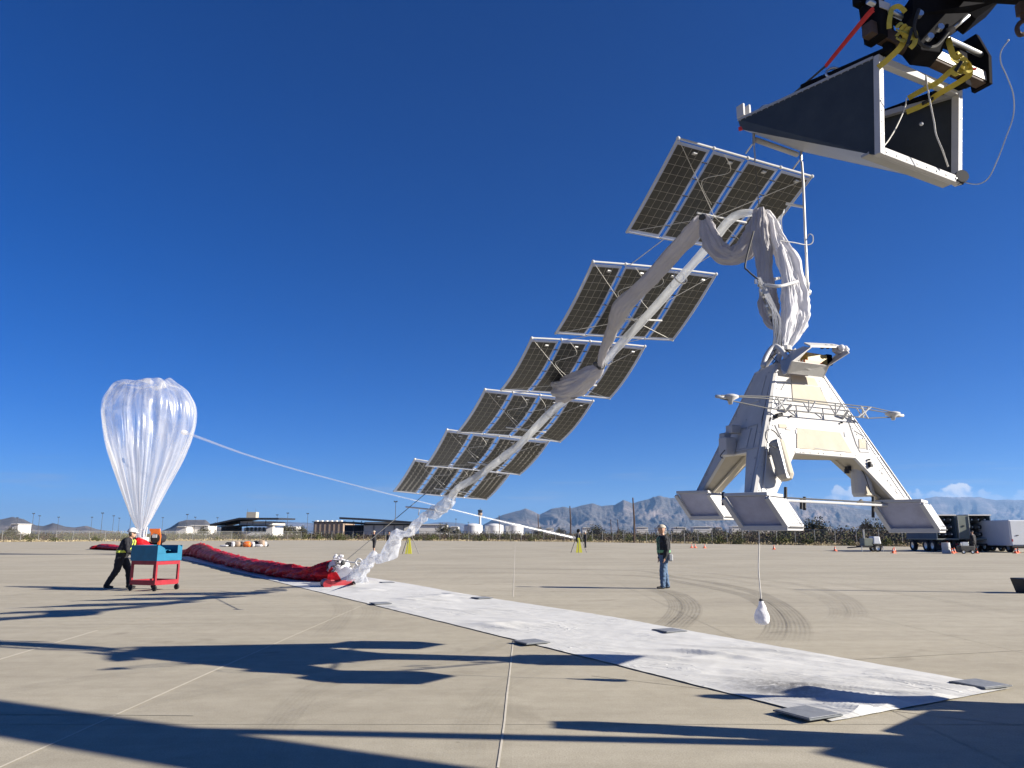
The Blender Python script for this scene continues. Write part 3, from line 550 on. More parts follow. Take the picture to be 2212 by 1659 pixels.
soot = n.new('ShaderNodeMapRange'); soot.inputs[1].default_value = .0; soot.inputs[2].default_value = .8; soot.inputs[3].default_value = 1; soot.inputs[4].default_value = 0; l.new(sm.outputs['Value'], soot.inputs[0])
mu = n.new('ShaderNodeMath'); mu.operation = 'MULTIPLY'; l.new(soot.outputs[0], mu.inputs[0]); l.new(ramp(n, l, nz(n, l, tx, 14, 6, .8), [(.34, (0, 0, 0)), (.55, (1, 1, 1))]), mu.inputs[1])
mx = n.new('ShaderNodeMix'); mx.data_type = 'RGBA'; l.new(mu.outputs[0], mx.inputs[0]); l.new(c, mx.inputs[6]); mx.inputs[7].default_value = (.09, .085, .08, 1)
cc = mulc(n, l, mx.outputs[2], ramp(n, l, nz(n, l, tx, 4.5, 7, .8, .3), [(.25, (.75, .74, .72)), (.45, (1, 1, 1))]), .3)
l.new(cc, b.inputs['Base Color']); b.inputs['Roughness'].default_value = .7
mpc = n.new('ShaderNodeMapping'); mpc.inputs['Rotation'].default_value = (0, 0, .52); l.new(tx, mpc.inputs[0]); mps = n.new('ShaderNodeMapping'); mps.inputs['Scale'].default_value = (.9, 4.2, 1); l.new(mpc.outputs[0], mps.inputs[0])
w1 = nz(n, l, mps.outputs[0], 1.3, 5, .6, .9); ab = n.new('ShaderNodeMath'); ab.operation = 'ABSOLUTE'; sb_ = n.new('ShaderNodeMath'); sb_.operation = 'SUBTRACT'; sb_.inputs[1].default_value = .5; l.new(w1, sb_.inputs[0]); l.new(sb_.outputs[0], ab.inputs[0])
cr_ = n.new('ShaderNodeMapRange'); cr_.inputs[1].default_value = 0; cr_.inputs[2].default_value = .06; cr_.inputs[3].default_value = 1; cr_.inputs[4].default_value = 0; l.new(ab.outputs[0], cr_.inputs[0])
gt = n.new('ShaderNodeMapRange'); gt.inputs[1].default_value = .45; gt.inputs[2].default_value = .65; l.new(nz(n, l, tx, .6, 3), gt.inputs[0])
mu2 = n.new('ShaderNodeMath'); mu2.operation = 'MULTIPLY'; l.new(cr_.outputs[0], mu2.inputs[0]); l.new(gt.outputs[0], mu2.inputs[1])
bpc = n.new('ShaderNodeBump'); bpc.inputs['Strength'].default_value = .5; bpc.inputs['Distance'].default_value = .02; l.new(mu2.outputs[0], bpc.inputs['Height']); l.new(bpc.outputs[0], b.inputs['Normal'])
tag(mb.build('ground_cloth', 'ground_cloth', smooth=True), 'long creased white ground cloth laid across the concrete apron', 'ground cloth')
WLAB = ['flat dark grey weight tile on the cloth corner beyond the sooty patch', 'flat dark grey weight tile on the outer corner of the open cloth end', 'flat grey weight tile on the cloth edge in front of the tyre marks', 'flat grey weight tile on the cloth edge where the gondola shadow meets it', 'flat grey weight tile on the far cloth edge below the lone standing man', 'flat grey weight tile on the near cloth edge in front of the red skid', 'small flat weight tile on the cloth just behind the clear film tail']
mat('mat_grey_lit', (.20, .21, .225), .6, .12, 8, bump=.3)  # lighter copy of the slab grey, sunlight on the tops painted in
wm_ = thing('weight_mat', 'flat dark grey weight tile holding down the edge of the white cloth', 'weight', (0, 0, 0), 'weight tiles on the ground cloth')
mb = MB(); mb.box((0, 0, .009), (.40, .40, .014)); mb.build('slab', 'mat_grey', wm_, bevel=.004)
mb = MB(); mb.box((0, 0, .018), (.36, .36, .005)); mb.build('lit_top', 'mat_grey_lit', wm_, bevel=.003)
for i, (x, y) in enumerate([(1745, 1548), (2118, 1484), (1446, 1366), (1147, 1391), (1041, 1294), (822, 1306), (836, 1260), (905, 1335 - 15)][:7]):
    r = wm_ if i == 0 else copy_tree(wm_); p = G(x, y); r.location = (p.x, p.y, .022); dl_ = G(1797, 1561) - G(1120, 1385); r.rotation_euler.z = math.atan2(dl_.y, dl_.x) + .08 * math.sin(i * 5); r['label'] = WLAB[i]

# ---- gondola: three-legged tapered body
gA, gB, gC = V((2.46, 7.9, 1.93)), V((4.73, 9.16, 1.91)), V((2.49, 10.5, 2.08))
gc = (gA + gB + gC) / 3; gN = (gB - gA).cross(gC - gA).normalized(); gH = 1.50; TOPS = .31
cor = [gA, gB, gC]; top = [gc + gN * gH + (c_ - gc) * TOPS for c_ in cor]
def face_n(i):
    a, b_, t0 = cor[i], cor[(i + 1) % 3], top[i]; n_ = (b_ - a).cross(t0 - a).normalized()
    return n_ if n_.dot(a - gc) > 0 else -n_
FN = [face_n(i) for i in range(3)]
def fp(i, s_, t, off=0.):
    a = cor[i].lerp(top[i], t); b_ = cor[(i + 1) % 3].lerp(top[(i + 1) % 3], t); return a.lerp(b_, s_) + FN[i] * off
gd = thing('gondola', 'white three-legged tapered gondola hanging above the ground cloth', 'gondola', V((gc.x, gc.y, 1.6)))
AT = .31                                            # height of the arch between two legs
for i in range(3):
    mb = MB(); lw = .125
    outl = [(0, 0), (lw, 0), (.255, AT), (.745, AT), (1 - lw, 0), (1, 0), (1, 1), (0, 1)]
    # split into leg, leg and upper panel so that each piece is convex
    for poly in ([(0, 0), (lw, 0), (.255, AT), (0, AT)], [(1 - lw, 0), (1, 0), (1, AT), (.745, AT)], [(0, AT), (1, AT), (1, 1), (0, 1)]):
        mb.prism([fp(i, s_, t) for s_, t in poly], -FN[i] * .035)
    mb.build('side_panel', 'white_panel', gd)
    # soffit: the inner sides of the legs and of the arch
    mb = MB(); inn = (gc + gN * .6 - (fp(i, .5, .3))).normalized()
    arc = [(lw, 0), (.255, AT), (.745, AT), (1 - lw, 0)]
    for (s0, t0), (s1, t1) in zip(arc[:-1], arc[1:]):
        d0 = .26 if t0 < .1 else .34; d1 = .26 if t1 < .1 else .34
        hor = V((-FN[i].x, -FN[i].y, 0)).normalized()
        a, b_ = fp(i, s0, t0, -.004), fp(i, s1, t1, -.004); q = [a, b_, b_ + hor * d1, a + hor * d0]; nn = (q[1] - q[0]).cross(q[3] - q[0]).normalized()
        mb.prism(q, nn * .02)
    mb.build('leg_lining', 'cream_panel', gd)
    # framed service panels and seams (cream doors, thin proud battens)
    for (s0, s1, t0, t1), mt in (((.27, .73, .345, .50), 'cream_panel'), ((.28, .74, .72, .93), 'cream_panel')):
        if i == 1: continue
        mb = MB(); mb.prism([fp(i, s0, t0, .002), fp(i, s1, t0, .002), fp(i, s1 - .02, t1, .002), fp(i, s0 + .02, t1, .002)], FN[i] * .006); mb.build('service_panel', mt if i == 0 else 'white_panel', gd)
    for s_ in (.045, .955):
        mb = MB(); mb.beam(fp(i, s_, .02, .004), fp(i, s_, .97, .004), .018, .008, FN[i]); mb.build('seam_batten', 'white_metal', gd)
    for t in (.335,):
        mb = MB(); mb.beam(fp(i, .03, t, .004), fp(i, .97, t, .004), .014, .008, FN[i]); mb.build('seam_batten', 'white_metal', gd)
    mb = MB(); rr = random.Random(i)
    for k in range(60):
        s_, t = rr.choice([.02, .07, .93, .98, rr.random()]), rr.random()
        if t < AT and .13 < s_ < .87: continue
        mb.lathe([(.0001, .006), (.007, .006), (.007, 0)], fp(i, s_, t, .001), 6, FN[i])
    mb.build('rivet', 'grey_box', gd)['kind'] = 'stuff'
mb = MB(); mb.prism([c_.lerp(t_, AT + .02) + (gc - c_) * .06 for c_, t_ in zip(cor, top)], gN * .04); mb.build('floor_plate', 'cream_panel', gd)
mb = MB(); mb.prism([t_ - gN * .03 for t_ in top], gN * .05); mb.build('top_plate', 'white_panel', gd)
mb = MB(); mb.prism([fp(2, .915, .55, .003), fp(2, .955, .45, .003), fp(2, .975, .97, .003), fp(2, .955, .98, .003)], FN[2] * .004); mb.build('slot', 'black', gd)
for (s0, s1, t0, t1) in ((.62, .86, .33, .52), (.2, .6, .33, .52)):
    mb = MB()
    for a, b_ in (((s0, t0), (s1, t0)), ((s1, t0), (s1 - .02, t1)), ((s1 - .02, t1), (s0 + .02, t1)), ((s0 + .02, t1), (s0, t0))): mb.beam(fp(2, *a, .004), fp(2, *b_, .004), .008, .006, FN[2])
    mb.build('door_outline', 'grey_box', gd)
# crush pads on the feet, slanting away to the right as the photo shows
pu, pv = V((.82, -.57, 0)).normalized(), V((.57, .82, 0)).normalized()
for j, (ft, px, depth) in enumerate((('A', (1600, 1067.5), 7.98), ('B', (1911, 1082), 9.22), ('C', (1505, 1062), 10.5))):
    base = {'A': gA, 'B': gB, 'C': gC}[ft]
    ctr = base + (gc - base).normalized() * .12; ctr.z = base.z - .03; us = .22 if ft != 'B' else .25
    sh = (pu * .12 + pv * .17) if ft != 'x' else V(); hh = .30
    pad = []
    for s0, s1 in ((-1, -1), (1, -1), (1, 1), (-1, 1)): pad.append(ctr - pu * .015 - pv * .04 + pu * s0 * us + pv * s1 * .28)
    low = [p + sh - V((0, 0, hh)) for p in pad]
    mb = MB(); mb.hexa([p + V((0, 0, .035)) for p in pad], pad); mb.build('foot_plate', 'white_paint', gd, bevel=.006)
    # box walls: recessed cloth sides inside a frame
    mb = MB(); ins = .035
    cen = sum(pad, V()) / 4; cl_ = sum(low, V()) / 4
    i0 = [p + (cen - p).normalized() * ins for p in pad]; i1 = [p + (cl_ - p).normalized() * ins for p in low]
    mb.hexa([p - V((0, 0, .002)) for p in i0], i1); mb.build('pad_core', 'pad_shade_cloth', gd)  # lavender core: blue shade on the white pad sides put into the colour
    for q in range(4): mb = MB(); mb.beam(pad[q] - V((0, 0, .02)), low[q], .045, .045, pu); mb.build('corner_post', 'white_paint', gd)
    # the sunny side is a plain closed panel
    mb = MB(); mb.prism([pad[1] - V((0, 0, .01)), pad[2] - V((0, 0, .01)), low[2], low[1]], pu * .012); mb.build('closed_panel', 'white_paint', gd)
    mb = MB(); mb.hexa([p + (p - cl_).normalized() * .03 + V((0, 0, .012)) for p in low], [p + (p - cl_).normalized() * .02 - V((0, 0, .04)) for p in low]); mb.build('tray', 'white_paint', gd, bevel=.006)
    mb = MB(); mb.beam(low[1] + pu * .034 + V((0, 0, -.004)), low[2] + pu * .034 + V((0, 0, -.004)), .006, .012); mb.build('tray_groove', 'dark_cord', gd)
    mb = MB()
    for q in range(9): c0 = low[1].lerp(low[2], (q + .5) / 9) + pu * .02 + V((0, 0, .035)); mb.box(c0, (.008, .008, .008))
    mb.build('bolt_row', 'grey_box', gd)['kind'] = 'stuff'
# hood at the top of the front face, gold and copper instrument inside
def q3(x, y, Y): return P(x, y, Y)
hY = 8.62
mb = MB(); hl = [q3(1687, 797, hY - .05), q3(1692, 809, hY - .12), q3(1700, 806, hY - .18), q3(1711, 780, hY - .38), q3(1751, 750, hY - .30), q3(1735, 748, hY + .1), q3(1712, 758, hY + .2), q3(1686, 779, hY + .15)]
mb.prism(hl, V((.02, .012, 0))); mb.build('hood_cheek', 'white_panel', gd)
mb = MB(); mb.prism([q3(1782, 793, hY + .22), q3(1776, 816, hY + .2), q3(1789, 790, hY + .02), q3(1833, 762, hY - .05), q3(1826, 752, hY + .25), q3(1800, 770, hY + .4)], V((.02, .012, 0))); mb.build('hood_cheek', 'white_panel', gd)
mb = MB(); mb.prism([q3(1711, 780, hY - .37), q3(1788, 790, hY + .03), q3(1777, 815, hY + .18), q3(1700, 806, hY - .15)], V((-.004, .012, .01))); mb.build('hood_shelf', 'white_panel', gd)
mb = MB(); mb.prism([q3(1751, 750, hY - .29), q3(1826, 752, hY + .22), q3(1800, 746, hY + .5), q3(1737, 743, hY + .2)], V((0, 0, .02))); mb.build('hood_lid', 'white_panel', gd)
mb = MB(); mb.box(q3(1751, 779, hY + .18), (.34, .2, .13), Matrix.Rotation(.5, 3, 'Z')); mb.build('instrument', 'gold', gd, bevel=.01)
mb = MB(); mb.box(q3(1750, 786, hY + .10), (.30, .12, .045), Matrix.Rotation(.5, 3, 'Z')); mb.build('instrument_tray', 'copper', gd)
mb = MB()
for k in range(9): p = q3(1726 + k * 6.2, 783 + k * .9, hY - .02 + k * .025); mb.tube([p, p + V((.008, -.01, .035))], .006, 5)
mb.build('connector', 'white_tube', gd)['kind'] = 'stuff'
mb = MB(); mb.box(q3(1784, 779, hY + .28), (.09, .12, .13), Matrix.Rotation(.5, 3, 'Z')); mb.build('instrument_case', 'black_steel', gd, bevel=.008)
mb = MB(); rr = random.Random(3)
for k in range(16): p = q3(1795 + rr.random() * 36, 750 + rr.random() * 12, hY + .1 + rr.random() * .15); mb.ball(p, .022 + rr.random() * .018, 6)
mb.build('wrapped_bundle', 'white_canvas', gd, smooth=True)['kind'] = 'stuff'
mb = MB()
for k in range(7): p = q3(1776 + k * 4, 751 - (k % 3) * 2, hY + .05 + .03 * k); mb.box(p, (.03, .03, .025), Matrix.Rotation(k, 3, 'Z'))
mb.build('camera_cluster', 'black', gd)
# truss antenna across the front
mat('chassis_grey', (.10, .10, .10), .5, .1, 9); mat('red_tint', (.37, .31, .29), .6, .05, 9); mat('blue_tint', (.33, .33, .35), .6, .05, 9)
def onface(i, x, y, off=0.):
    r = ray(x, y); o0 = V((0, 0, EYE)); a = cor[i] + FN[i] * off; t = (a - o0).dot(FN[i]) / r.dot(FN[i]); return o0 + r * t
tl_, tr_ = P(1556, 857, 7.92), P(1944, 897, 9.38)
tdir = (tr_ - tl_).normalized(); tf = -V((FN[0].x, FN[0].y, 0)).normalized()
ch = {'low': (V((0, 0, -.075)), V()), 'upf': (V((0, 0, .05)) - tf * .05, V()), 'upb': (V((0, 0, .05)) + tf * .07, V())}
for nm, (o_, _) in ch.items():
    mb = MB(); mid0, mid1 = tl_.lerp(tr_, .24) + o_, tl_.lerp(tr_, .80) + o_
    mb.tube([tl_ + o_ * .25, mid0, mid1, tr_ + o_ * .25], .007, 6); mb.build('truss_chord', 'chassis_grey', gd)
for t in (.29, .45, .60, .76):
    c0 = tl_.lerp(tr_, t); mb = MB()
    for o1, o2, k in ((ch['low'][0], ch['upf'][0], -.05), (ch['low'][0], ch['upf'][0], .06), (ch['low'][0], ch['upb'][0], 0)):
        mb.tube([c0 + o1, c0 + o2 + tdir * k], .008, 6)
    if t in (.29, .76): mb.tube([c0 + ch['low'][0] - tdir * .08, c0 + ch['upf'][0] + tdir * .1], .01, 6); mb.tube([c0 + ch['low'][0] + tdir * .1, c0 + ch['upf'][0] - tdir * .08], .01, 6)
    mb.build('truss_brace', 'white_tube', gd)
for c0, sg in ((tl_, 1), (tr_, -1)):
    mb = MB(); mb.lathe([(.001, .035), (.05, .034), (.085, .02), (.09, .0), (.03, -.03), (.02, -.07), (.001, -.07)], c0 + tdir * .14 * sg, 16); mb.tube([c0 - tdir * .06 * sg, c0 + tdir * .12 * sg], [.018, .022], 8); mb.build('antenna_dish', 'white_paint', gd, smooth=True)
for t in (.36, .68):
    mb = MB(); c0 = tl_.lerp(tr_, t); q = min(((fp(0, s_ / 60, .62) - c0).length, s_) for s_ in range(61))[1] / 60; mb.tube([c0, fp(0, q, .62)], .016, 6); mb.build('truss_bracket', 'white_tube', gd)
# canister strapped to the near leg, can under the arch, side boxes
ca, cb_ = onface(0, 1676, 952, .13), onface(0, 1700, 1037, .13)
ax = (cb_ - ca).normalized(); mb = MB(); mb.tube([ca, ca + ax * .03, cb_ - ax * .05, cb_], [.06, .085, .085, .055], 12); mb.build('canister', 'cream_panel', gd, smooth=False, bevel=.005)
mb = MB(); sd = ax.cross(FN[0]).normalized(); mb.beam(ca + sd * .05 + FN[0] * .07, cb_ + sd * .05 + FN[0] * .06, .03, .012, FN[0]); mb.build('canister_rail', 'white_metal', gd)
for t in (.2, .75): mb = MB(); c0 = ca.lerp(cb_, t); mb.box(c0 - FN[0] * .09, (.05, .05, .08)); mb.build('canister_mount', 'white_metal', gd)
mb = MB(); mb.tube([ca + sd * .1 + FN[0] * .05 + (sd * math.cos(a) + ax * math.sin(a)) * .1 for a in [k * .35 for k in range(19)]], .006, 5); mb.build('cable_loop', 'dark_cord', gd)
c0 = P(1858, 1010, 9.1); mb = MB(); mb.lathe([(.001, .02), (.115, .0), (.115, -.30), (.10, -.34), (.001, -.34)], c0, 18); mb.build('equipment_can', 'white_paint', gd, smooth=False)
mb = MB(); mb.hexa([c0 + V(q) for q in ((.0, -.12, -.20), (.10, -.06, -.2), (.02, .0, -.2), (-.02, 0, -.2))], [c0 + V(q) for q in ((-.02, -.15, -.33), (.12, -.07, -.33), (.1, .02, -.33), (-.04, .02, -.33))]); mb.build('can_cover', 'cream_panel', gd)
mb = MB(); mb.tube([c0 + V((0, 0, -.01)), c0 + V((0, .02, .08))], .10, 14); mb.build('can_mount', 'cream_panel', gd)
for k, (x, y) in enumerate(((1832, 1012), (1829, 1018))): mb = MB(); mb.box(P(x, y, 9.05), (.05, .05, .05), Matrix.Rotation(k + .3, 3, 'Z')); mb.build('camera', 'black', gd)
mb = MB(); mb.tube(spline([c0 + V((-.1, -.08, .06)), c0 + V((-.02, -.13, -.08)), c0 + V((.03, -.15, -.3))], 6), .006, 5); mb.build('cable', 'dark_cord', gd)
for (x, y), sz, mt in (((1572, 965), (.16, .14, .22), 'white_paint'), ((1584, 928), (.14, .12, .10), 'white_paint'), ((1566, 944), (.10, .1, .09), 'grey_box')):
    mb = MB(); mb.box(P(x, y, 9.2), sz, Matrix.Rotation(.4, 3, 'Z')); mb.build('instrument_box', mt, gd, bevel=.012)
mb = MB(); mb.tube(spline([P(1566, 972, 9.1), P(1556, 985, 9.1), P(1562, 990, 9.05)], 6), .006, 5); mb.build('cable', 'dark_cord', gd)
# dark fittings on the front face
for (s_, t), r_ in (((1681, 897), .026), ((1687, 895), .022), ((1675, 901), .02), ((1709, 899), .012), ((1818, 913), .012), ((1879, 1000), .02), ((1880, 1006), .022), ((1877, 993), .012)):
    mb = MB(); mb.box(onface(0, s_, t, .02), (r_ * 2.4, r_ * 1.4, r_ * 1.4), Matrix.Rotation(s_ * .9, 3, 'Z')); mb.build('fitting', 'black', gd)
# fasteners, tape, conduit and door lines that break up the front
for pl in ([(1688, 842), (1697, 826), (1771, 836), (1786, 870)], [(1674, 918), (1682, 935), (1700, 972)], [(1833, 910), (1850, 960), (1858, 976), (1878, 977)], [(1846, 930), (1872, 946), (1874, 972)], [(1680, 1000), (1690, 1040)]):
    mb = MB(); mb.tube([onface(0, x, y, .006) for x, y in pl], .004, 5); mb.build('door_line', 'grey_box', gd)
for (x, y, wx, wy), mt in (((1702, 925, 10, 6), 'red_tint'), ((1722, 932, 8, 9), 'blue_tint'), ((1828, 938, 9, 10), 'blue_tint'), ((1690, 920, 16, 8), 'cream_panel'), ((1862, 958, 14, 20), 'cream_panel'), ((1662, 905, 5, 9), 'black'), ((1748, 842, 30, 10), 'cream_panel')):
    mb = MB(); mb.prism([onface(0, x - wx / 2, y - wy / 2, .004), onface(0, x + wx / 2, y - wy / 2 + 1, .004), onface(0, x + wx / 2 + 2, y + wy / 2 + 1, .004), onface(0, x - wx / 2 + 1, y + wy / 2, .004)], FN[0] * .003); mb.build('tape_patch', mt, gd)
mb = MB(); mb.tube(spline([onface(0, 1668, 900, .02), onface(0, 1660, 930, .02), onface(0, 1655, 990, .02), onface(0, 1650, 1050, .02)], 6), .007, 5); mb.build('conduit', 'white_tube', gd)
mb = MB(); mb.tube(spline([onface(0, 1760, 968, .01), onface(0, 1790, 972, .01), onface(0, 1830, 976, .01)], 6), .003, 5); mb.build('stencil_line', 'grey_box', gd)
mb = MB(); rr = random.Random(21)
for k in range(46):
    a_, b_ = rr.choice([((1672, 830), (1652, 960)), ((1790, 852), (1868, 962)), ((1655, 975), (1640, 1060)), ((1890, 1002), (1946, 1075)), ((1700, 975), (1860, 985))]); t = rr.random(); mb.lathe([(.0001, .005), (.006, .005), (.006, 0)], onface(0, a_[0] + (b_[0] - a_[0]) * t, a_[1] + (b_[1] - a_[1]) * t, .002), 6, FN[0])
mb.build('screw_head', 'grey_box', gd)['kind'] = 'stuff'
# bars between the feet with hanging rod aerials
ba, bb = gA + V((.12, .12, -.05)), gB + V((-.35, -.13, -.06))
mb = MB(); mb.tube([ba, bb], .014, 6); mb.build('cross_bar', 'white_tube', gd); mb = MB(); mb.tube([ba + V((0, .02, .03)), bb + V((0, .02, .03))], .008, 6); mb.build('cross_cable', 'dark_cord', gd)
bc = gC + V((.1, -.15, -.03)); mb = MB(); mb.tube([gA + V((-.02, .25, .0)), bc], .014, 6); mb.build('cross_bar', 'grey_box', gd)
for x, y0, y1, Y in ((1697, 1052, 1112, 8.1), (1738, 1073, 1102, 8.6), (1731, 1078, 1100, 8.7), (1886, 1073, 1118, 8.95), (1562, 1063, 1092, 8.9)):
    mb = MB(); mb.tube([P(x, y0, Y), P(x, y1, Y)], .018, 8); mb.build('rod_aerial', 'black', gd)
mb = MB(); mb.prism([P(1840, 1085, 8.9), P(1853, 1087, 8.9), P(1862, 1078, 8.9), P(1868, 1090, 8.9), P(1848, 1076, 8.9)][:4], V((0, .05, 0))); mb.build('small_vane', 'cream_panel', gd)
for k in range(3):
    mb = MB(); a_ = 2 * math.pi * k / 3; o_ = V((math.cos(a_), math.sin(a_), 0)) * .1; mb.tube([top[k] * .75 + (gc + gN * gH) * .25 + V((0, 0, .02)), gc + gN * (gH + .26) + (top[k] - gc - gN * gH) * .25], .032, 8); mb.build('top_strut', 'white_paint', gd)
apx = gc + gN * (gH + .27); mb = MB(); mb.lathe([(.001, -.04), (.10, -.03), (.10, .02), (.03, .05), (.03, .12), (.001, .13)], apx, 14); mb.build('top_fitting', 'white_paint', gd)
mb = MB()
for k in range(8):
    p0 = apx + V((random.uniform(-.1, .1), random.uniform(-.1, .1), 0)); p1 = top[k % 3] + V((random.uniform(-.05, .05), random.uniform(-.05, .05), .02)); mb.tube(spline([p0, p0.lerp(p1, .5) + V((random.uniform(-.12, .12), random.uniform(-.1, .1), .03)), p1], 6), .006, 5)
mb.build('harness_cable', 'dark_cord', gd)
mb = MB(); mb.tube(spline([P(1648, 792, 8.75), P(1655, 770, 8.8), P(1672, 748, 8.85), P(1688, 757, 8.8), P(1700, 775, 8.75)], 6), .03, 8); mb.build('white_hose', 'white_tube', gd, smooth=True)

# ---- ballast bag hanging on a cord
bagc = P(1646, 1322, 8.32); bag = thing('ballast_bag', 'white teardrop ballast bag hanging on a thin cord', 'ballast bag', bagc - V((0, 0, .15)))
def bagf(u, v):
    a = 2 * math.pi * u; prof = [(.004, .13), (.018, .115), (.035, .07), (.058, .02), (.074, -.04), (.078, -.075), (.062, -.11), (.035, -.125), (.003, -.128)]
    x = v * (len(prof) - 1); i = min(int(x), len(prof) - 2); t = x - i; r_ = prof[i][0] * (1 - t) + prof[i + 1][0] * t; z = prof[i][1] * (1 - t) + prof[i + 1][1] * t
    q = V((math.cos(a) * r_, math.sin(a) * r_, z)); r2 = 1 + .22 * (noise.noise(q * 22) + .5 * noise.noise(q * 60)); return bagc + V((q.x * r2, q.y * r2, z))
mb = MB(); mb.grid(bagf, 28, 28); mb.build('sack', 'white_canvas', bag, smooth=True)
mb = MB(); mb.tube(spline([bagc + V((0, 0, .125)), P(1641, 1260, 8.3), P(1638.5, 1225, 8.3), P(1640, 1180, 8.3), P(1640.5, 1120, 8.32), gA + V((.16, .42, -.28))], 6), .006, 6); mb.build('cord', 'cord', bag)
mb = MB(); mb.lathe([(.02, -.012), (.024, 0), (.018, .014)], bagc + V((0, 0, .12)), 10); mb.build('neck_tie', 'dark_cord', bag)

# ---- solar arrays
ARR = [([(1465, 298.6), (1754, 381), (1354, 501), (1627, 545)], (9.31, 10.22, 10.57, 11.48)), ([(1281, 565), (1547, 592), (1200, 720), (1453, 735)], (10.99, 11.91, 12.22, 13.13)),
       ([(1148.6, 730), (1393, 748), (1082.5, 842), (1317, 861)], (12.77, 13.68, 14.05, 14.93)), ([(1047.8, 841), (1281, 866), (988, 934), (1209.8, 954.7)], (14.71, 15.45, 15.96, 16.70)),
       ([(965.8, 928), (1185.7, 952.7), (919.5, 1006.6), (1122, 1025.5)], (16.68, 17.2, 17.92, 18.47)), ([(896, 991.7), (1102, 1021.5), (851, 1061), (1051, 1079)], (18.5, 18.95, 19.75, 20.2))]
cm = MB(); cm.box((.5, .5, 0), (1, 1, 1)); co = cm.build('cell', 'cell'); CELL = co.data; bpy.data.objects.remove(co)
ALAB = ['first solar array, slung directly under the spreader bar of the grey wedge frame', 'second solar array down from the grey wedge frame, crossed by the grey cloth sleeve', 'third solar array, behind the tied end of the grey cloth sleeve', 'fourth solar array, just below the tied cloth sleeve', 'fifth solar array, next to the lowest one', 'lowest solar array, last of the chain above the red balloon fabric']
ARRC = []
for ai, (px, dp) in enumerate(ARR):
    TL, TR, BL, BR = [P(x, y, d) for (x, y), d in zip(px, dp)]; nrm = (TR - TL).cross(BL - TL).normalized()
    if nrm.z < 0: nrm = -nrm
    sag = (.02, .045, .06, .06, .06, .05)[ai]
    def SF(u, v, TL=TL, TR=TR, BL=BL, BR=BR, sag=sag):
        p = TL.lerp(TR, u).lerp(BL.lerp(BR, u), v); return p - V((0, 0, 1)) * sag * 4 * v * (1 - v) * (1 + .25 * math.sin(u * 5 + ai)) + V((0, 0, 1)) * .02 * math.sin(v * 5 + ai) * math.sin(u * math.pi)
    ctr = SF(.5, .5); rt = thing('solar_array', ALAB[ai], 'solar array', ctr, 'chain of solar arrays'); ARRC.append(SF)
    Wd = (TR - TL).length; Ld = (BL - TL).length; gap = .052 / Wd; pw = (1 - 3 * gap) / 4
    for k in range(4):
        u0 = k * (pw + gap); u1 = u0 + pw; v0, v1 = .022, .985
        # border film with the cell sheet in the middle
        mb = MB(); mb.grid(lambda a, b_: SF(u0 + (u1 - u0) * a, v0 + (v1 - v0) * b_) , 4, 12); pn = mb.build('solar_panel', 'film_border', rt, solid=.003)
        bx, by = .034 / (pw * Wd), .045 / Ld
        mb = MB(); mb.grid(lambda a, b_: SF(u0 + (u1 - u0) * (bx + (1 - 2 * bx) * a), v0 + (v1 - v0) * (by + (1 - 2 * by) * b_)), 4, 12); mb.build('laminate', 'backing', pn, solid=.006)
        nu, nv = 4, 10; cu, cv = (1 - 2 * bx) / nu, (1 - 2 * by) / nv; gu, gv = .0045 / (pw * Wd), .0045 / Ld
        for i in range(nu):
            for j in range(nv):
                ua = u0 + (u1 - u0) * (bx + cu * i + gu); ub = u0 + (u1 - u0) * (bx + cu * (i + 1) - gu); va = v0 + (v1 - v0) * (by + cv * j + gv); vb = v0 + (v1 - v0) * (by + cv * (j + 1) - gv)
                o0 = SF(ua, va); du = SF(ub, va) - o0; dv = SF(ua, vb) - o0; w_ = du.cross(dv).normalized() * .011
                o = bpy.data.objects.new('cell', CELL); COL.objects.link(o); o.parent = pn
                o.matrix_local = Matrix.Translation(o0 - ctr) @ Matrix(((du.x, dv.x, w_.x, 0), (du.y, dv.y, w_.y, 0), (du.z, dv.z, w_.z, 0), (0, 0, 0, 1)))
        # junction box
        mb = MB(); c0 = SF(u0 + pw * .62, .085) - nrm * .015; mb.box(c0, (.06, .05, .02), Matrix.Rotation(.45, 3, 'Z')); mb.build('junction_box', 'white_tube', pn)
        # ties bridging the gap to the next panel
        if k < 3:
            mb = MB()
            for v in (.15, .32, .5, .67, .84): mb.tube([SF(u1 - .008, v), SF(u1 + gap + .008, v)], .010, 5)
            mb.build('tie', 'dark_cord', pn)
    for v, nm in ((0.0, 'top_tube'), (1.0, 'bottom_tube')):
        mb = MB(); pts = [SF(u / 12, v) for u in range(13)]; mb.tube(pts, .016 if v == 0 else .012, 8); mb.build(nm, 'white_tube', rt)
        for u in (0, .25, .5, .75, 1):
            mb = MB(); mb.ball(SF(u, v), .028 if v == 0 else .022, 6); mb.build('fitting', 'white_tube', rt)
    for u in (-.004, 1.004):
        mb = MB(); mb.tube([SF(u, v / 10) for v in range(11)], .010, 6); mb.build('edge_tube', 'white_tube', rt)
    mb = MB(); h0 = SF(.47, .58) - nrm * .18
    for u, v in ((0, 0), (1, 0), (0, 1), (1, 1)): mb.tube([SF(u, v), h0], .0045, 5)
    mb.build('brace_cord', 'cord', rt)
    mb = MB(); a = SF(.34, .58) - nrm * .16; b_ = SF(.72, .58) - nrm * .16; mb.tube([a, b_], .016, 6); mb.build('spreader', 'white_tube', rt)
    mb = MB(); rr = random.Random(ai)
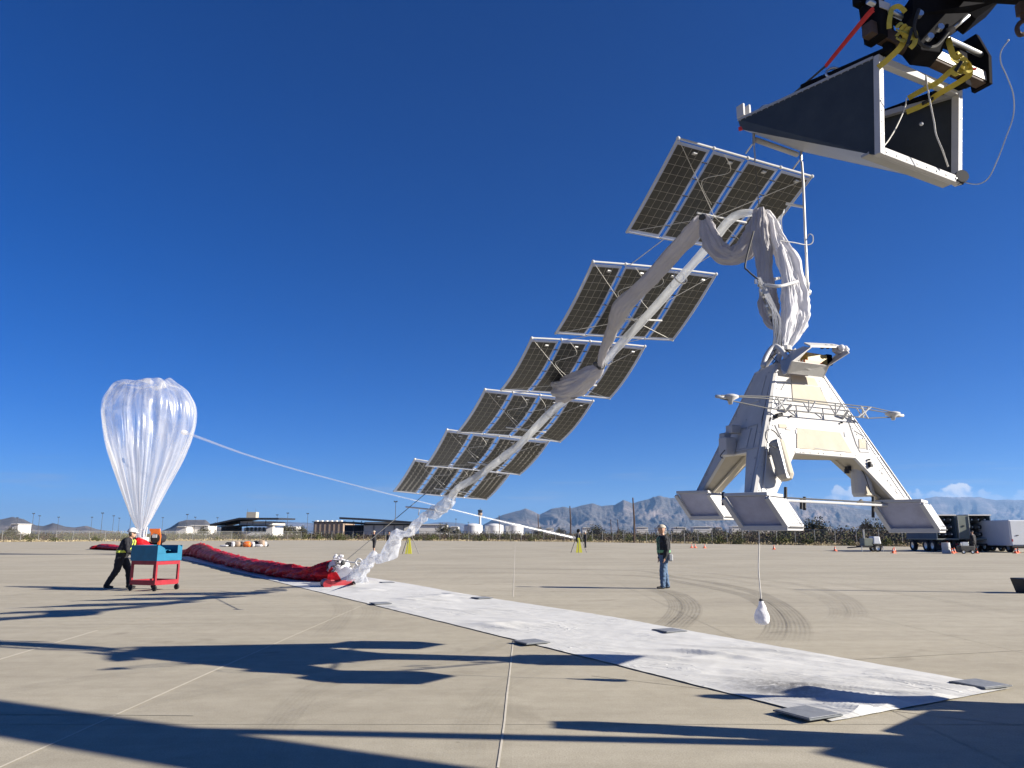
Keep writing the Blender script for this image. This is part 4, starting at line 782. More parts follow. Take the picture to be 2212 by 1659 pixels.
    for k in range(1 + ai % 2):
        u0, v0 = .33 + .17 * k, .1; p0 = SF(u0, .02) - nrm * .02; p1 = SF(u0 + .08, .14) - nrm * .10; p2 = SF(u0 - .05, .30) - nrm * .06; p3 = SF(u0 + .1, .5) - nrm * .08; mb.tube(spline([p0, p1, p2, p3], 8), .0045, 5)
    mb.build('cable', 'cord', rt)
    if ai < 5:
        nx = ARR[ai + 1]; T2L, T2R = P(*nx[0][0], nx[1][0]), P(*nx[0][1], nx[1][1])
        for u in (.28, .74):
            mb = MB(); mb.tube([SF(u, 1), T2L.lerp(T2R, u)], .007, 5); mb.build('link_cord', 'cord', rt)
mb = MB(); a_ = thing('guy_rope', 'thin dark rope from the lowest solar array to the red balloon fabric', 'rope', G(740, 1240)); mb.tube([P(922, 1064, 19.9), G(741, 1216, .95)], .009, 6); mb.build('rope', 'dark_cord', a_); mb = MB(); mb.ball(G(741, 1216, .95), .05, 6); mb.build('knot', 'dark_cord', a_)

# ---- clear film duct running down in front of the arrays
DUCT = [(1640, 460, 9.9, .07), (1600, 462, 10.0, .10), (1572, 480, 10.15, .12), (1540, 520, 10.5, .12), (1470, 600, 11.2, .125), (1400, 680, 12.0, .13), (1310, 775, 13.1, .135), (1250, 838, 13.9, .14), (1190, 890, 14.8, .14), (1125, 957, 16.0, .14), (1090, 985, 16.8, .145), (1030, 1030, 18.0, .145), (992, 1052, 18.7, .14), (978, 1068, 19.0, .16)]
path = [P(x, y, d) for x, y, d, r in DUCT]; mb = MB(); pp = spline(path, 8); rs = lerpl([q[3] * .9 for q in DUCT], 8)
rs = [r * (1 + .06 * noise.noise(p * 3)) for r, p in zip(rs, pp)]; mb.tube(pp, rs, 20, cap=False, flat=.6)
dt = thing('film_duct', 'long milky plastic film duct running down in front of the solar arrays', 'duct', path[6]); mb.build('skin', 'tube_film', dt, smooth=True)
for k in range(4, len(path) - 1, 2):
    t = (path[k + 1] - path[k - 1]).normalized(); mb = MB(); mb.lathe([(DUCT[k][3] * .92, -.012), (DUCT[k][3] * .92, .012)], path[k], 16, t); mb.build('band', 'white_tube', dt)
LOW = [(978, 1068, 19.0, .17), (962, 1090, 19.5, .22), (945, 1106, 19.9, .22), (918, 1113, 20.3, .08), (893, 1140, 21.0, .24), (876, 1152, 21.5, .12), (858, 1150, 21.8, .10), (851, 1172, 22.4, .30), (840, 1195, 23.0, .30), (818, 1206, 23.5, .16), (800, 1207, 23.9, .22), (788, 1228, 24.4, .26), (775, 1243, 24.9, .22)]
path = [P(x, y, d) for x, y, d, r in LOW]; pp = spline(path, 16); rs = [r * (1 + .22 * noise.noise(p * 2.5)) for r, p in zip(lerpl([q[3] for q in LOW], 16), pp)]
ft = thing('film_tail', 'crumpled clear plastic film tail dropping to the ground by the red fabric', 'plastic film', G(775, 1256))
mb = MB(); mb.tube(pp, rs, 40, cap=False, flat=.55)
for i, p in enumerate(mb.v): mb.v[i] = p + V((noise.noise(p * 4), noise.noise(p * 4 + V((9, 0, 0))), noise.noise(p * 4 + V((0, 9, 0))))) * .13 + V((noise.noise(p * 9), noise.noise(p * 9 + V((9, 0, 0))), noise.noise(p * 9 + V((0, 9, 0))))) * .028
mb.build('skin', 'clear_film', ft, smooth=True)
mb = MB(); mb.tube(spline([P(770, 1222, 24.6), P(764, 1240, 24.8), P(768, 1254, 24.9), P(782, 1256, 24.9), P(790, 1250, 24.8)], 8), [.12] * 9 + [.26] * 24, 14, cap=False, flat=.5)
for i, p in enumerate(mb.v): mb.v[i] = p + V((noise.noise(p * 5), noise.noise(p * 5 + V((9, 0, 0))), noise.noise(p * 5 + V((0, 9, 0))))) * .09
mb.build('crumple', 'clear_film', ft, smooth=True)
mb = MB(); mb.tube([P(877, 1095, 20.6), P(943, 1102, 19.6)], .022, 6)
for x in (906, 926): mb.tube([P(x, 1098, 20.2), P(x - 2, 1113, 20.3)], .012, 6)
mb.build('spreader', 'white_tube', ft)
mb = MB(); mb.tube(spline([P(773, 1222, 24.6), P(768, 1215, 24.6), P(775, 1207, 24.6), P(783, 1214, 24.6), P(778, 1222, 24.6)], 6), .03, 6); mb.tube([P(740, 1212, 24.8), P(800, 1219, 24.6)], .025, 6); mb.build('hoop', 'white_tube', ft)

# ---- cloth sleeves: a band of fabric with real folds along a path
def sleeve(pts, nsec=26, ncir=96, fold=.16, lob=5, seed=0., n=20):
    """pts: (x, y, depth, half width, half thickness)"""
    path = spline([P(q[0], q[1], q[2]) for q in pts], n); a = lerpl([q[3] for q in pts], n); b_ = lerpl([q[4] for q in pts], n); mb = MB(); k = len(path)
    px = None; vs, fs, uvs = [], [], []
    for i, p in enumerate(path):
        t = (path[min(i + 1, k - 1)] - path[max(i - 1, 0)]).normalized(); view = (p - V((0, 0, EYE))).normalized(); sx_ = t.cross(view).normalized(); sy_ = sx_.cross(t).normalized()
        for j in range(ncir + 1):
            an = 2 * math.pi * j / ncir; cx, cy = math.cos(an), math.sin(an)
            s2 = i / n; q_ = V((cx * 1.6 + seed, cy * 1.6, s2 * 1.1)); wv = .9 * noise.noise(V((s2 * .6, seed, 2.))); r_ = 1 + fold * (.5 * math.sin(lob * an + seed + s2 * .35 + 1.6 * noise.noise(p * 1.4)) + .9 * noise.noise(q_ * 1.2) - 2.2 * abs(noise.noise(V((cx * 2.6 + seed + wv, cy * 2.6, s2 * .45)))) - 1.3 * abs(noise.noise(V((cx * 5.5 + wv * 2, cy * 5.5 + seed, s2 * .8)))) - 1.2 * abs(noise.noise(V((cx * 1.4 + s2 * 1.1, cy * 1.4 - s2 * .9, seed)))) + 1.1)
            vs.append(p + sx_ * cx * a[i] * r_ + sy_ * cy * b_[i] * r_); uvs.append((j / ncir, i / (k - 1)))
    m_ = ncir + 1
    for i in range(k - 1):
        for j in range(ncir): fs.append((i * m_ + j, i * m_ + j + 1, (i + 1) * m_ + j + 1, (i + 1) * m_ + j))
    mb.add(vs, fs, uvs); return mb
sv = thing('cloth_sleeve', 'grey cloth sleeve draped along the film duct and tied near its end', 'cloth sleeve', P(1297, 792, 13.0))
sleeve([(1208, 845, 14.1, .20, .17), (1222, 842, 13.9, .205, .17), (1250, 828, 13.5, .20, .17), (1276, 810, 13.2, .15, .13), (1293, 797, 13.0, .09, .08), (1297, 790, 12.95, .05, .05)], fold=.17, lob=7, seed=1).build('tied_end', 'canvas', sv, smooth=True)
sleeve([(1297, 790, 12.95, .05, .05), (1301, 768, 12.7, .06, .05), (1314, 735, 12.3, .085, .05), (1328, 700, 11.9, .10, .06), (1341, 668, 11.6, .135, .05), (1372, 636, 11.3, .12, .028), (1416, 590, 10.9, .115, .02), (1462, 538, 10.5, .12, .02), (1493, 503, 10.2, .12, .022), (1516, 472, 10.0, .08, .04)], fold=.13, lob=3, seed=2).build('upper_band', 'canvas', sv, smooth=True)
mb = MB(); mb.lathe([(.07, -.03), (.085, 0), (.07, .03)], P(1297, 791, 12.95), 12, (P(1303, 768, 12.7) - P(1290, 800, 13)).normalized()); mb.ball(P(1286, 786, 12.85), .04, 6); mb.build('tie', 'dark_cord', sv)
mb = MB(); mb.tube(spline([P(1235, 848, 13.7), P(1245, 858, 13.6), P(1228, 858, 13.8)], 5), .02, 5); mb.build('draw_cord', 'dark_cord', sv)
sw = thing('cloth_swag', 'grey cloth hanging in a loop below the first solar array', 'cloth sleeve', P(1590, 560, 9.9))
sleeve([(1518, 466, 9.98, .05, .04), (1527, 492, 9.95, .10, .06), (1538, 522, 9.9, .13, .07), (1556, 545, 9.88, .13, .07), (1582, 553, 9.85, .11, .06), (1608, 540, 9.8, .14, .05), (1626, 510, 9.75, .13, .05), (1636, 482, 9.7, .10, .05), (1642, 460, 9.65, .06, .05)], fold=.2, lob=4, seed=4).build('loop', 'canvas', sw, smooth=True)
mb = MB(); mb.ball(P(1517, 470, 9.95), .05, 6); mb.ball(P(1647, 460, 9.62), .05, 6); mb.build('knot', 'dark_cord', sw)
sp_ = thing('parachute_cloth', 'white parachute cloth hanging in folds above the gondola', 'parachute', apx)
sleeve([(1640, 453, 9.62, .07, .05), (1643, 490, 9.55, .11, .07), (1648, 540, 9.5, .105, .08), (1652, 590, 9.45, .085, .07), (1658, 620, 9.42, .09, .06), (1660, 660, 9.4, .12, .09), (1668, 690, 9.36, .10, .08), (1684, 705, 9.3, .05, .05)], fold=.17, lob=4, seed=6).build('shaded_strand', 'canvas', sp_, smooth=True)  # same white cloth in grey canvas, its shade put into the colour
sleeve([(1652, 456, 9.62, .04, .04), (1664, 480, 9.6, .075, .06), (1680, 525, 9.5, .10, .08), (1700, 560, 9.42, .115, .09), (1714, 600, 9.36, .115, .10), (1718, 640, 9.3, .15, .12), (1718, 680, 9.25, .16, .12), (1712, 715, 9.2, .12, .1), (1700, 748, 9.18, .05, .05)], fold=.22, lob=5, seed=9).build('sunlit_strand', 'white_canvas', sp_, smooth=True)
sleeve([(1686, 530, 9.38, .03, .03), (1696, 575, 9.30, .05, .04), (1702, 620, 9.22, .07, .05), (1704, 660, 9.15, .09, .05), (1699, 700, 9.1, .07, .05), (1690, 745, 9.05, .05, .04), (1684, 762, 9.0, .03, .03)], fold=.2, lob=3, seed=12).build('inner_strand', 'white_canvas', sp_, smooth=True)
mb = MB(); mb.tube(spline([P(1640, 612, 9.3), P(1660, 616, 9.1), P(1685, 618, 9.05), P(1722, 608, 9.2)], 6), .022, 8); mb.tube(spline([P(1640, 612, 9.3), P(1690, 600, 9.6), P(1722, 608, 9.2)], 6), .02, 8); mb.build('hoop', 'white_tube', sp_)
rl = thing('rigging_cluster', 'tangle of dark and white rigging lines running down to the gondola top', 'rigging', apx + V((0, 0, .1)))
mb = MB(); rr = random.Random(11)
for k in range(7):
    mb.tube(spline([P(1640 + rr.uniform(-4, 4), 606, 9.25), P(1656 + rr.uniform(-6, 8), 650, 9.1), P(1676 + rr.uniform(-8, 8), 700, 9.0), P(1686 + rr.uniform(-8, 12), 752, 9.0)], 6), .007, 5)
mb.build('dark_line', 'dark_cord', rl); mb = MB()
for k in range(7):
    mb.tube(spline([P(1636 + rr.uniform(-3, 6), 600, 9.2), P(1658 + rr.uniform(-6, 8), 645, 9.05), P(1678 + rr.uniform(-8, 8), 690, 8.95), P(1680 + rr.uniform(-12, 12), 748, 8.98)], 6), .009, 5)
mb.build('white_line', 'white_tube', rl); mb = MB()
for k in range(16):
    t = k / 15; mb.box(P(1636 + 42 * t + rr.uniform(-4, 4), 608 + 100 * t, 9.1 - .1 * t), (.03, .03, .05), Matrix.Rotation(k, 3, 'X'))
mb.build('shackle', 'silver', rl)
mb = MB(); mb.tube(spline([P(1628, 500, 9.4), P(1610, 570, 9.2), P(1616, 585, 9.15), P(1638, 604, 9.1)], 8), .012, 6); mb.build('black_hose', 'dark_cord', rl, smooth=True)

# ---- wedge-shaped lifting frame and its spreader
wn = [P(1886, 122, 7.6), P(1889, 334.6, 7.6)]; wf = [P(2069, 198.6, 8.26), P(2067.8, 401.8, 8.26)]; nn_ = [P(1594, 258, 9.2), P(1600, 279, 9.2)]; nf = [P(1731, 303, 9.68), P(1733, 328, 9.68)]
fr = thing('lifting_frame', 'dark grey wedge shaped lifting frame with white edges strapped to the forks', 'lifting frame', (wn[1] + wf[1]) / 2)
wd = (wf[0] - wn[0]).normalized(); axd = (nn_[0] - wn[0]).normalized()
mb = MB(); sagp = nn_[0].lerp(wn[0], .5) - V((0, 0, .035)); mb.prism([wn[0], wn[1], nn_[1], nn_[0], sagp][:4], wd * .03); mb.build('side_plate', 'dark_grey_plate', fr)
mb = MB(); mb.prism([wf[0], wf[1], nf[1], nf[0]], -wd * .03); mb.build('side_plate', 'dark_grey_plate', fr)
mb = MB(); mb.prism([wn[1] + wd * .03, wf[1] - wd * .03, nf[1] - wd * .03, nn_[1] + wd * .03], V((0, 0, .02))); mb.build('bottom_skin', 'grey_skin', fr)
th_ = .085
for a, b_, nm in ((wn[0], wn[1], 'end_post'), (wf[0], wf[1], 'end_post'), (wn[1], wf[1], 'bottom_rail'), (wn[0], wf[0], 'top_rail')):
    i_ = wd * (.045 if a is wn[0] or a is wn[1] else -.045); j_ = -wd * (.045 if b_ is wf[0] or b_ is wf[1] else -.045)
    up_ = axd; mb = MB()
    if nm == 'end_post': mb.beam(a + i_ - axd * .02, b_ + i_ - axd * .02, th_, th_, axd)
    else: o_ = V((0, 0, .045 if nm == 'bottom_rail' else -.045)); mb.beam(a + o_ + wd * .088 - axd * .02, b_ + o_ - wd * .088 - axd * .02, th_, th_, axd)
    mb.build(nm, 'white_paint', fr, bevel=.006)
for a, b_, s_ in ((wn[0], nn_[0], 1), (wf[0], nf[0], -1)):
    mb = MB(); mb.beam(a + wd * s_ * .075 - V((0, 0, .05)), b_ + wd * s_ * .075 - V((0, 0, .02)), .06, .07); mb.build('side_rail', 'white_paint', fr)
for t in (.45, .8):
    mb = MB(); mb.beam(wn[0].lerp(nn_[0], t) + wd * .05 - V((0, 0, .05)), wf[0].lerp(nf[0], t) - wd * .05 - V((0, 0, .05)), .06, .06); mb.build('cross_member', 'white_paint', fr)
mb = MB(); mb.beam(wn[1].lerp(nn_[1], .06) + V((0, 0, -.02)), wf[1].lerp(nf[1], .06) + V((0, 0, -.02)), .10, .03); mb.build('under_rail', 'grey_skin', fr)
for (x, y, Y) in ((1600, 240, 9.2), (1613, 243, 9.25)):
    mb = MB(); mb.box(P(x, y, Y), (.035, .12, .17), Matrix.Rotation(.5, 3, 'Z')); mb.build('lug_plate', 'white_paint', fr, bevel=.006)
for a, b_, o_ in ((wn[0], wn[1], wd * .045), (wf[0], wf[1], -wd * .045), (wn[1], wf[1], V((0, 0, .045)))):
    mb = MB()
    for k in range(8): mb.lathe([(.0001, .008), (.011, .008), (.011, 0)], a.lerp(b_, (k + .7) / 8.4) + o_ - axd * .063, 6, -axd)
    mb.build('bolt_head', 'silver', fr)['kind'] = 'stuff'
mb = MB()
for k in range(22): mb.lathe([(.0001, .006), (.009, .006), (.009, 0)], wn[0].lerp(nn_[0], (k + .5) / 22) - V((0, 0, .03)) - wd * .001, 6, -wd)
mb.build('rivet_row', 'grey_box', fr)['kind'] = 'stuff'
mb = MB(); mb.beam(wn[0] - V((0, 0, .012)) - wd * .004, nn_[0] - V((0, 0, .008)) - wd * .004, .012, .03); mb.build('edge_angle', 'grey_box', fr)
mb = MB(); mb.box(P(1607, 275, 9.17), (.14, .03, .045), Matrix.Rotation(-.8, 3, 'Z')); mb.build('red_tape', 'red_strap', fr)
for (x, y, Y, r_) in ((1800, 157, 8.1, .075), (1654, 236, 8.9, .06)):
    c0 = P(x, y, Y); mb = MB(); mb.tube([c0 + V((math.cos(a) * r_, -.3 * math.cos(a) * r_, math.sin(a) * r_ * .8)) for a in [k * math.pi / 8 for k in range(17)]], .016, 8); mb.build('shackle', 'silver', fr, smooth=True)
mb = MB(); mb.tube([P(1666, 232, 8.83), P(1672, 232, 8.8)], .03, 8); mb.build('shackle_pin', 'red_strap', fr)
sb = thing('spreader_bar', 'short pale spreader bar hanging under the narrow end of the wedge frame', 'spreader bar', P(1680, 318, 9.45))
mb = MB(); mb.tube([P(1632, 302, 9.25), P(1722, 334, 9.62)], .035, 12); mb.build('bar', 'white_metal', sb, smooth=True)
for x, y, Y in ((1628, 298, 9.23), (1730, 332, 9.66)):
    mb = MB(); mb.tube([P(x, y - 14, Y), P(x, y + 14, Y)], .02, 8); mb.tube([P(x, y + 12, Y), P(x + 3, y + 40, Y), P(x + 2, y + 55, Y)], .010, 6); mb.build('hanger', 'silver', sb)
    mb = MB(); mb.tube([P(x, y + 10, Y), P(x - 17, y + 33, Y + .2)], .012, 6); mb.build('link', 'silver', sb)
ln = thing('suspension_line', 'white suspension line with a side bar dropping from the spreader bar', 'suspension line', P(1744, 640, 9.5))
mb = MB(); mb.tube([P(1732, 350, 9.66), P(1735, 392, 9.62), P(1739, 500, 9.55), P(1742, 560, 9.52), P(1745, 622, 9.5)], .017, 8); mb.build('line', 'white_tube', ln)
mb = MB(); mb.tube([P(1735, 447, 9.6), P(1698, 440, 9.7)], .02, 8); mb.build('side_bar', 'white_tube', ln)
mb = MB(); mb.tube([P(1742, 545, 9.5), P(1740, 612, 9.47), P(1746, 632, 9.47), P(1748, 610, 9.47)], .009, 6); mb.build('tail_cord', 'white_tube', ln)
mb = MB(); mb.ball(P(1744, 632, 9.5), .05, 8); mb.box(P(1742, 624, 9.5), (.03, .03, .12)); mb.build('shackle', 'silver', ln)
mb = MB(); mb.tube(spline([P(1741, 520, 9.5), P(1748, 506, 9.5), P(1756, 510, 9.48), P(1755, 524, 9.46), P(1742, 529, 9.45), P(1715, 524, 9.4), P(1685, 520, 9.35)], 7), .007, 5); mb.build('loose_cord', 'white_tube', ln)
mb = MB()
for k in range(4): mb.tube(spline([P(1694, 452 + k * 2, 9.9), P(1688 - k * 3, 475, 9.8), P(1690 - k * 4, 500, 9.75)], 5), .006, 5)
mb.build('frayed_cord', 'white_tube', ln)
# link from the line down to the gondola top
mb = MB(); mb.tube([P(1744, 640, 9.5), apx + V((.02, 0, .1))], .010, 6); mb.build('lower_line', 'white_tube', ln)
mb = MB(); mb.tube([P(1632, 360, 9.3), P(1640, 455, 9.75), P(1644, 600, 9.6)], .006, 6); mb.build('second_line', 'dark_cord', ln)
# ================================================================ telehandler holding the frame
th = thing('telehandler', 'black telehandler boom and fork carriage reaching over the launch rig', 'telehandler', (8.9, 2.6, 0))
bt, bb_ = P(2085, -62, 7.35), V((9.4, 2.65, 3.35)); bd = (bt - bb_).normalized()
mb = MB(); mb.beam(bb_, bb_.lerp(bt, .62), .50, .62); mb.build('boom', 'black_steel', th, bevel=.02)
mb = MB(); mb.beam(bb_.lerp(bt, .5), bt, .38, .48); mb.build('inner_boom', 'black_steel', th, bevel=.015)
bl, br = P(1872, 62, 7.42), P(2128, 178, 8.22); bx_ = (br - bl).normalized(); fw = V((-bx_.y, bx_.x, 0)).normalized()
mb = MB(); mb.beam(bl, br, .13, .15); mb.build('carriage_beam', 'rusty_steel', th, bevel=.008)
mb = MB(); mb.beam(bl + bx_ * .42 - fw * .07 + V((0, 0, .01)), br - bx_ * .02 - fw * .07 + V((0, 0, .01)), .012, .11); mb.build('beam_face', 'grey_skin', th)
mb = MB(); mb.beam(bl + V((0, 0, .42)) + fw * .1, br + V((0, 0, .42)) + fw * .1, .10, .10); mb.build('carriage_upper_beam', 'black_steel', th, bevel=.008)
mb = MB(); mb.tube([bl + V((0, 0, .30)) - fw * .05, br + V((0, 0, .30)) - fw * .05], .032, 12); mb.build('fork_shaft', 'silver', th, smooth=True)
for t in (.045, .955):
    a = bl.lerp(br, t); mb = MB(); mb.prism([a + V((0, 0, -.09)) - fw * .10, a + V((0, 0, .25)) - fw * .13, a + V((0, 0, .60)) - fw * .02, a + V((0, 0, .60)) + fw * .16, a + V((0, 0, -.09)) + fw * .12], bx_ * (.11 if t < .5 else .06)); mb.build('side_plate', 'black_steel', th, bevel=.006)
mb = MB(); mb.box(bl + bx_ * .14 + V((0, 0, .24)) - fw * .14, (.16, .01, .09), Matrix.Rotation(math.atan2(bx_.y, bx_.x), 3, 'Z')); mb.build('reflector', 'white_paint', th)
for t in (.17, .80):
    a = bl.lerp(br, t); top_ = wn[0].lerp(wf[0], .07 if t < .5 else .93)
    mb = MB(); mb.beam(a + V((0, 0, .36)), a - V((0, 0, .18)), .13, .07, fw); mb.build('fork_shank', 'black_steel', th, bevel=.006)
    mb = MB(); mb.beam(a - V((0, 0, .16)) - fw * .05, a - V((0, 0, .12)) + axd * 1.1, .13, .055); mb.build('fork', 'black_steel', th, bevel=.008)
hd = [P(1972, -14, 7.35), P(1970, 32, 7.35), P(1952, 60, 7.4), P(1990, 108, 7.5), P(2035, 114, 7.6), P(2052, 66, 7.6), P(2092, 30, 7.7), P(2108, 42, 7.7), P(2160, 2, 7.7), P(2168, -20, 7.6)]
mb = MB(); cen = sum(hd, V()) / len(hd); mb.prism(hd, fw * .02 + V((.02, .26, 0))); mb.build('boom_head', 'black_steel', th, bevel=.01)
mb = MB(); mb.tube([P(2054, 66, 7.58), P(2092, 33, 7.55)], .022, 10); mb.build('tilt_ram', 'silver', th, smooth=True)
mb = MB(); mb.tube([P(2030, 84, 7.5), P(2056, 64, 7.55)], .045, 10); mb.build('ram_body', 'black_steel', th, smooth=True)
for x, y in ((1986, 31), (2008, 80), (2030, 60)): mb = MB(); mb.lathe([(.001, .03), (.035, .03), (.035, -.03)], P(x, y, 7.36), 12, (0, -1, 0)); mb.build('pin', 'silver', th)
mb = MB(); mb.tube(spline([P(1985, 20, 7.2), P(1975, 60, 7.2), P(1990, 96, 7.3), P(2020, 100, 7.4), P(2048, 70, 7.4)], 8), .018, 8); mb.build('hydraulic_hose', 'rubber', th)
mb = MB(); mb.tube(spline([P(2214, 44, 7.0), P(2203, 50, 7.0), P(2197, 62, 7.0), P(2203, 75, 7.0), P(2216, 72, 7.0)], 8), [.012] + [.024] * 31 + [.012], 8); mb.box(P(2208, 20, 7.0), (.09, .08, .13)); mb.tube([P(2208, 30, 7.0), P(2212, 46, 7.0)], .025, 8); mb.build('hook', 'rusty_steel', th)
mb = MB(); mb.tube([P(2208, 14, 7.0), bb_.lerp(bt, .86) - V((0, 0, .1))], .014, 6); mb.build('hook_chain', 'black_steel', th)
cd = V((bd.x, bd.y, 0)).normalized(); cs = V((-cd.y, cd.x, 0)); c0 = V((bb_.x, bb_.y, 0)) + cd * 2.5; RZ = Matrix((cd, cs, V((0, 0, 1)))).transposed()
mb = MB(); mb.box(c0 + V((0, 0, .85)), (5.2, 1.1, .55), RZ); mb.build('chassis', 'black_steel', th, bevel=.04)
mb = MB(); mb.box(c0 - cs * .75 - cd * .7 + V((0, 0, 1.7)), (1.5, .85, 1.6), RZ); mb.build('cab', 'black_steel', th, bevel=.08)
mb = MB(); mb.box(c0 + cs * .75 - cd * .2 + V((0, 0, 1.2)), (2.0, .8, .8), RZ); mb.build('engine_cover', 'yellow', th, bevel=.08)
mb = MB(); mb.box(bb_ - V((0, 0, .8)), (.6, .7, 1.7), RZ); mb.build('boom_tower', 'black_steel', th, bevel=.03)
mb = MB(); mb.tube([c0 + cd * 1.4 + V((0, 0, 1.0)), bb_.lerp(bt, .36)], .09, 10); mb.build('lift_ram', 'silver', th)
for a in (-1.6, 2.0):
    for s_ in (-1, 1):
        p = c0 + cd * a + cs * s_ * .95 + V((0, 0, .62)); mb = MB(); mb.lathe([(.3, -.22), (.58, -.22), (.62, -.12), (.62, .12), (.58, .22), (.3, .22)], p, 24, cs); wh = mb.build('wheel', 'rubber', th, smooth=False)
        mb = MB(); mb.lathe([(.001, -.15), (.3, -.17), (.3, .17), (.001, .15)], p, 18, cs); mb.build('rim', 'grey_skin', wh)
# ---- straps
def strap(pts, wd_, name, label, mt, extra=None, n=7, side=None):
    path = spline(pts, n); mb = MB(); vs = []; k = len(path)
    for i, p in enumerate(path):
        t = (path[min(i + 1, k - 1)] - path[max(i - 1, 0)]).normalized(); s_ = (side - t * side.dot(t)).normalized() if side else t.cross((p - V((0, 0, EYE))).normalized()).normalized()
        s_ = (s_ + V((0, 0, .12 * math.sin(i * .7)))).normalized(); vs += [p - s_ * wd_ / 2, p + s_ * wd_ / 2]
    mb.add(vs, [(2 * i, 2 * i + 2, 2 * i + 3, 2 * i + 1) for i in range(k - 1)]); return mb
st1 = thing('yellow_strap', 'yellow ratchet strap tied round the fork beam above the grey side plate', 'strap', P(1945, 80, 7.3))
strap([P(1897, 146, 7.55), P(1925, 122, 7.4), P(1946, 100, 7.3), P(1958, 72, 7.28), P(1954, 58, 7.3)], .06, '', '', '').build('webbing', 'yellow_strap', st1, solid=.004)
strap([P(1960, 62, 7.27), P(1976, 70, 7.25), P(1976, 92, 7.25), P(1966, 104, 7.27)], .05, '', '', '').build('webbing', 'yellow_strap', st1, solid=.004)
strap([P(1921, 62, 7.35), P(1921, 48, 7.33), P(1924, 30, 7.33), P(1928, 18, 7.35), P(1942, 14, 7.35), P(1956, 26, 7.35)], .05, '', '', '').build('webbing', 'yellow_strap', st1, solid=.004)
for k in range(4): p = P(1936 + (k % 3) * 8, 60 + k * 6, 7.26); strap([p, p + V((.05, -.02, .04)), p + V((.10, 0, -.02)), p + V((.05, -.02, -.07)), p + V((-.02, -.03, -.04))], .045, '', '', '', side=V((math.sin(k), .4, math.cos(k * 2)))).build('loose_fold', 'yellow_strap', st1, solid=.004)
mb = MB(); mb.beam(P(1960, 98, 7.24), P(1970, 62, 7.22), .04, .03); mb.build('ratchet', 'black', st1)
st2 = thing('yellow_strap', 'yellow ratchet strap with loose bow hooked on the far end of the fork beam', 'strap', P(2060, 150, 7.7))
strap([P(1962, 212, 8.2), P(1990, 196, 8.05), P(2025, 178, 7.85), P(2060, 150, 7.7), P(2082, 152, 7.72), P(2094, 158, 7.74)], .06, '', '', '').build('webbing', 'yellow_strap', st2, solid=.004)
strap([P(1958, 242, 8.2), P(2000, 224, 8.1), P(2020, 208, 8.05), P(2050, 190, 7.9), P(2080, 172, 7.8), P(2095, 160, 7.76), P(2092, 140, 7.76), P(2078, 133, 7.74)], .06, '', '', '').build('webbing', 'yellow_strap', st2, solid=.004)
strap([P(2048, 82, 7.6), P(2052, 98, 7.58), P(2060, 122, 7.6), P(2072, 128, 7.62)], .06, '', '', '').build('webbing', 'yellow_strap', st2, solid=.004)
for k in range(5): p = P(2056 + (k % 4) * 7, 124 + k * 7, 7.62); strap([p, p + V((.05, -.03, .04)), p + V((.10, 0, -.02)), p + V((.04, -.02, -.07)), p + V((-.03, -.03, -.03))], .045, '', '', '', side=V((math.sin(k + 1), .4, math.cos(k * 2)))).build('loose_fold', 'yellow_strap', st2, solid=.004)
mb = MB(); mb.beam(P(2062, 156, 7.6), P(2076, 134, 7.58), .045, .035); mb.beam(P(1992, 224, 8.08), P(2016, 212, 8.03), .05, .02); mb.build('ratchet', 'black', st2)
st3 = thing('red_strap', 'taut red strap from the fork carriage to the narrow end of the wedge frame', 'strap', P(1790, 140, 8.1))
for k in (0, 5): strap([P(1888, 18 + k, 7.35), P(1870, 34 + k * 1.4, 7.45), P(1783, 142 + k * .6, 8.15)], .03, '', '', '').build('webbing', 'red_strap', st3, solid=.003)
mb = MB(); mb.tube([P(1783, 143, 8.15), P(1700, 215, 8.7), P(1668, 233, 8.85)], .014, 6); mb.build('dark_tail', 'dark_cord', st3)
mb = MB(); mb.box(P(2097, 149, 7.9), (.12, .03, .02)); mb.build('red_end', 'red_strap', th)
cdn = thing('hanging_cord', 'two thin white cords hanging inside the open end of the wedge frame', 'cord', P(1990, 300, 7.9))
mb = MB(); mb.tube(spline([P(2000, 162, 7.9), P(2003, 185, 7.9), P(2010, 225, 7.9), P(2018, 265, 7.9), P(2022, 290, 7.88), P(2036, 325, 7.9), P(2048, 360, 8.0)], 6), .009, 6); mb.build('cord', 'cord', cdn)
mb = MB(); mb.tube(spline([P(1958, 212, 8.1), P(1954, 235, 8.1), P(1936, 275, 8.0), P(1918, 305, 7.9), P(1904, 320, 7.8)], 6), .007, 6); mb.build('cord', 'cord', cdn)
mb = MB(); mb.ball(P(1990, 268, 7.89), .022, 6); mb.build('clip', 'silver', cdn)
mb = MB(); c0_ = P(2074, 384, 8.2); mb.tube([c0_ + V((0, -.05, 0)), c0_ + V((0, .05, 0))], .075, 12); mb.lathe([(.03, -.08), (.05, -.03), (.03, .06)], c0_, 10); mb.build('reel', 'black', fr)
lc = thing('loose_cord', 'loose white cord trailing in a wave from the wedge frame corner', 'cord', P(2100, 400, 8.0))
mb = MB(); mb.tube(spline([P(2178, 88, 7.3), P(2163, 110, 7.35), P(2162, 135, 7.4), P(2175, 165, 7.45), P(2189, 205, 7.5), P(2189, 250, 7.6), P(2172, 300, 7.7), P(2155, 345, 7.8), P(2135, 385, 8.0), P(2110, 398, 8.1), P(2078, 392, 8.2)], 8), .006, 5); mb.build('cord', 'white_tube', lc)
mb = MB(); mb.ball(P(2178, 87, 7.3), .012, 5); mb.build('end_knot', 'white_tube', lc)

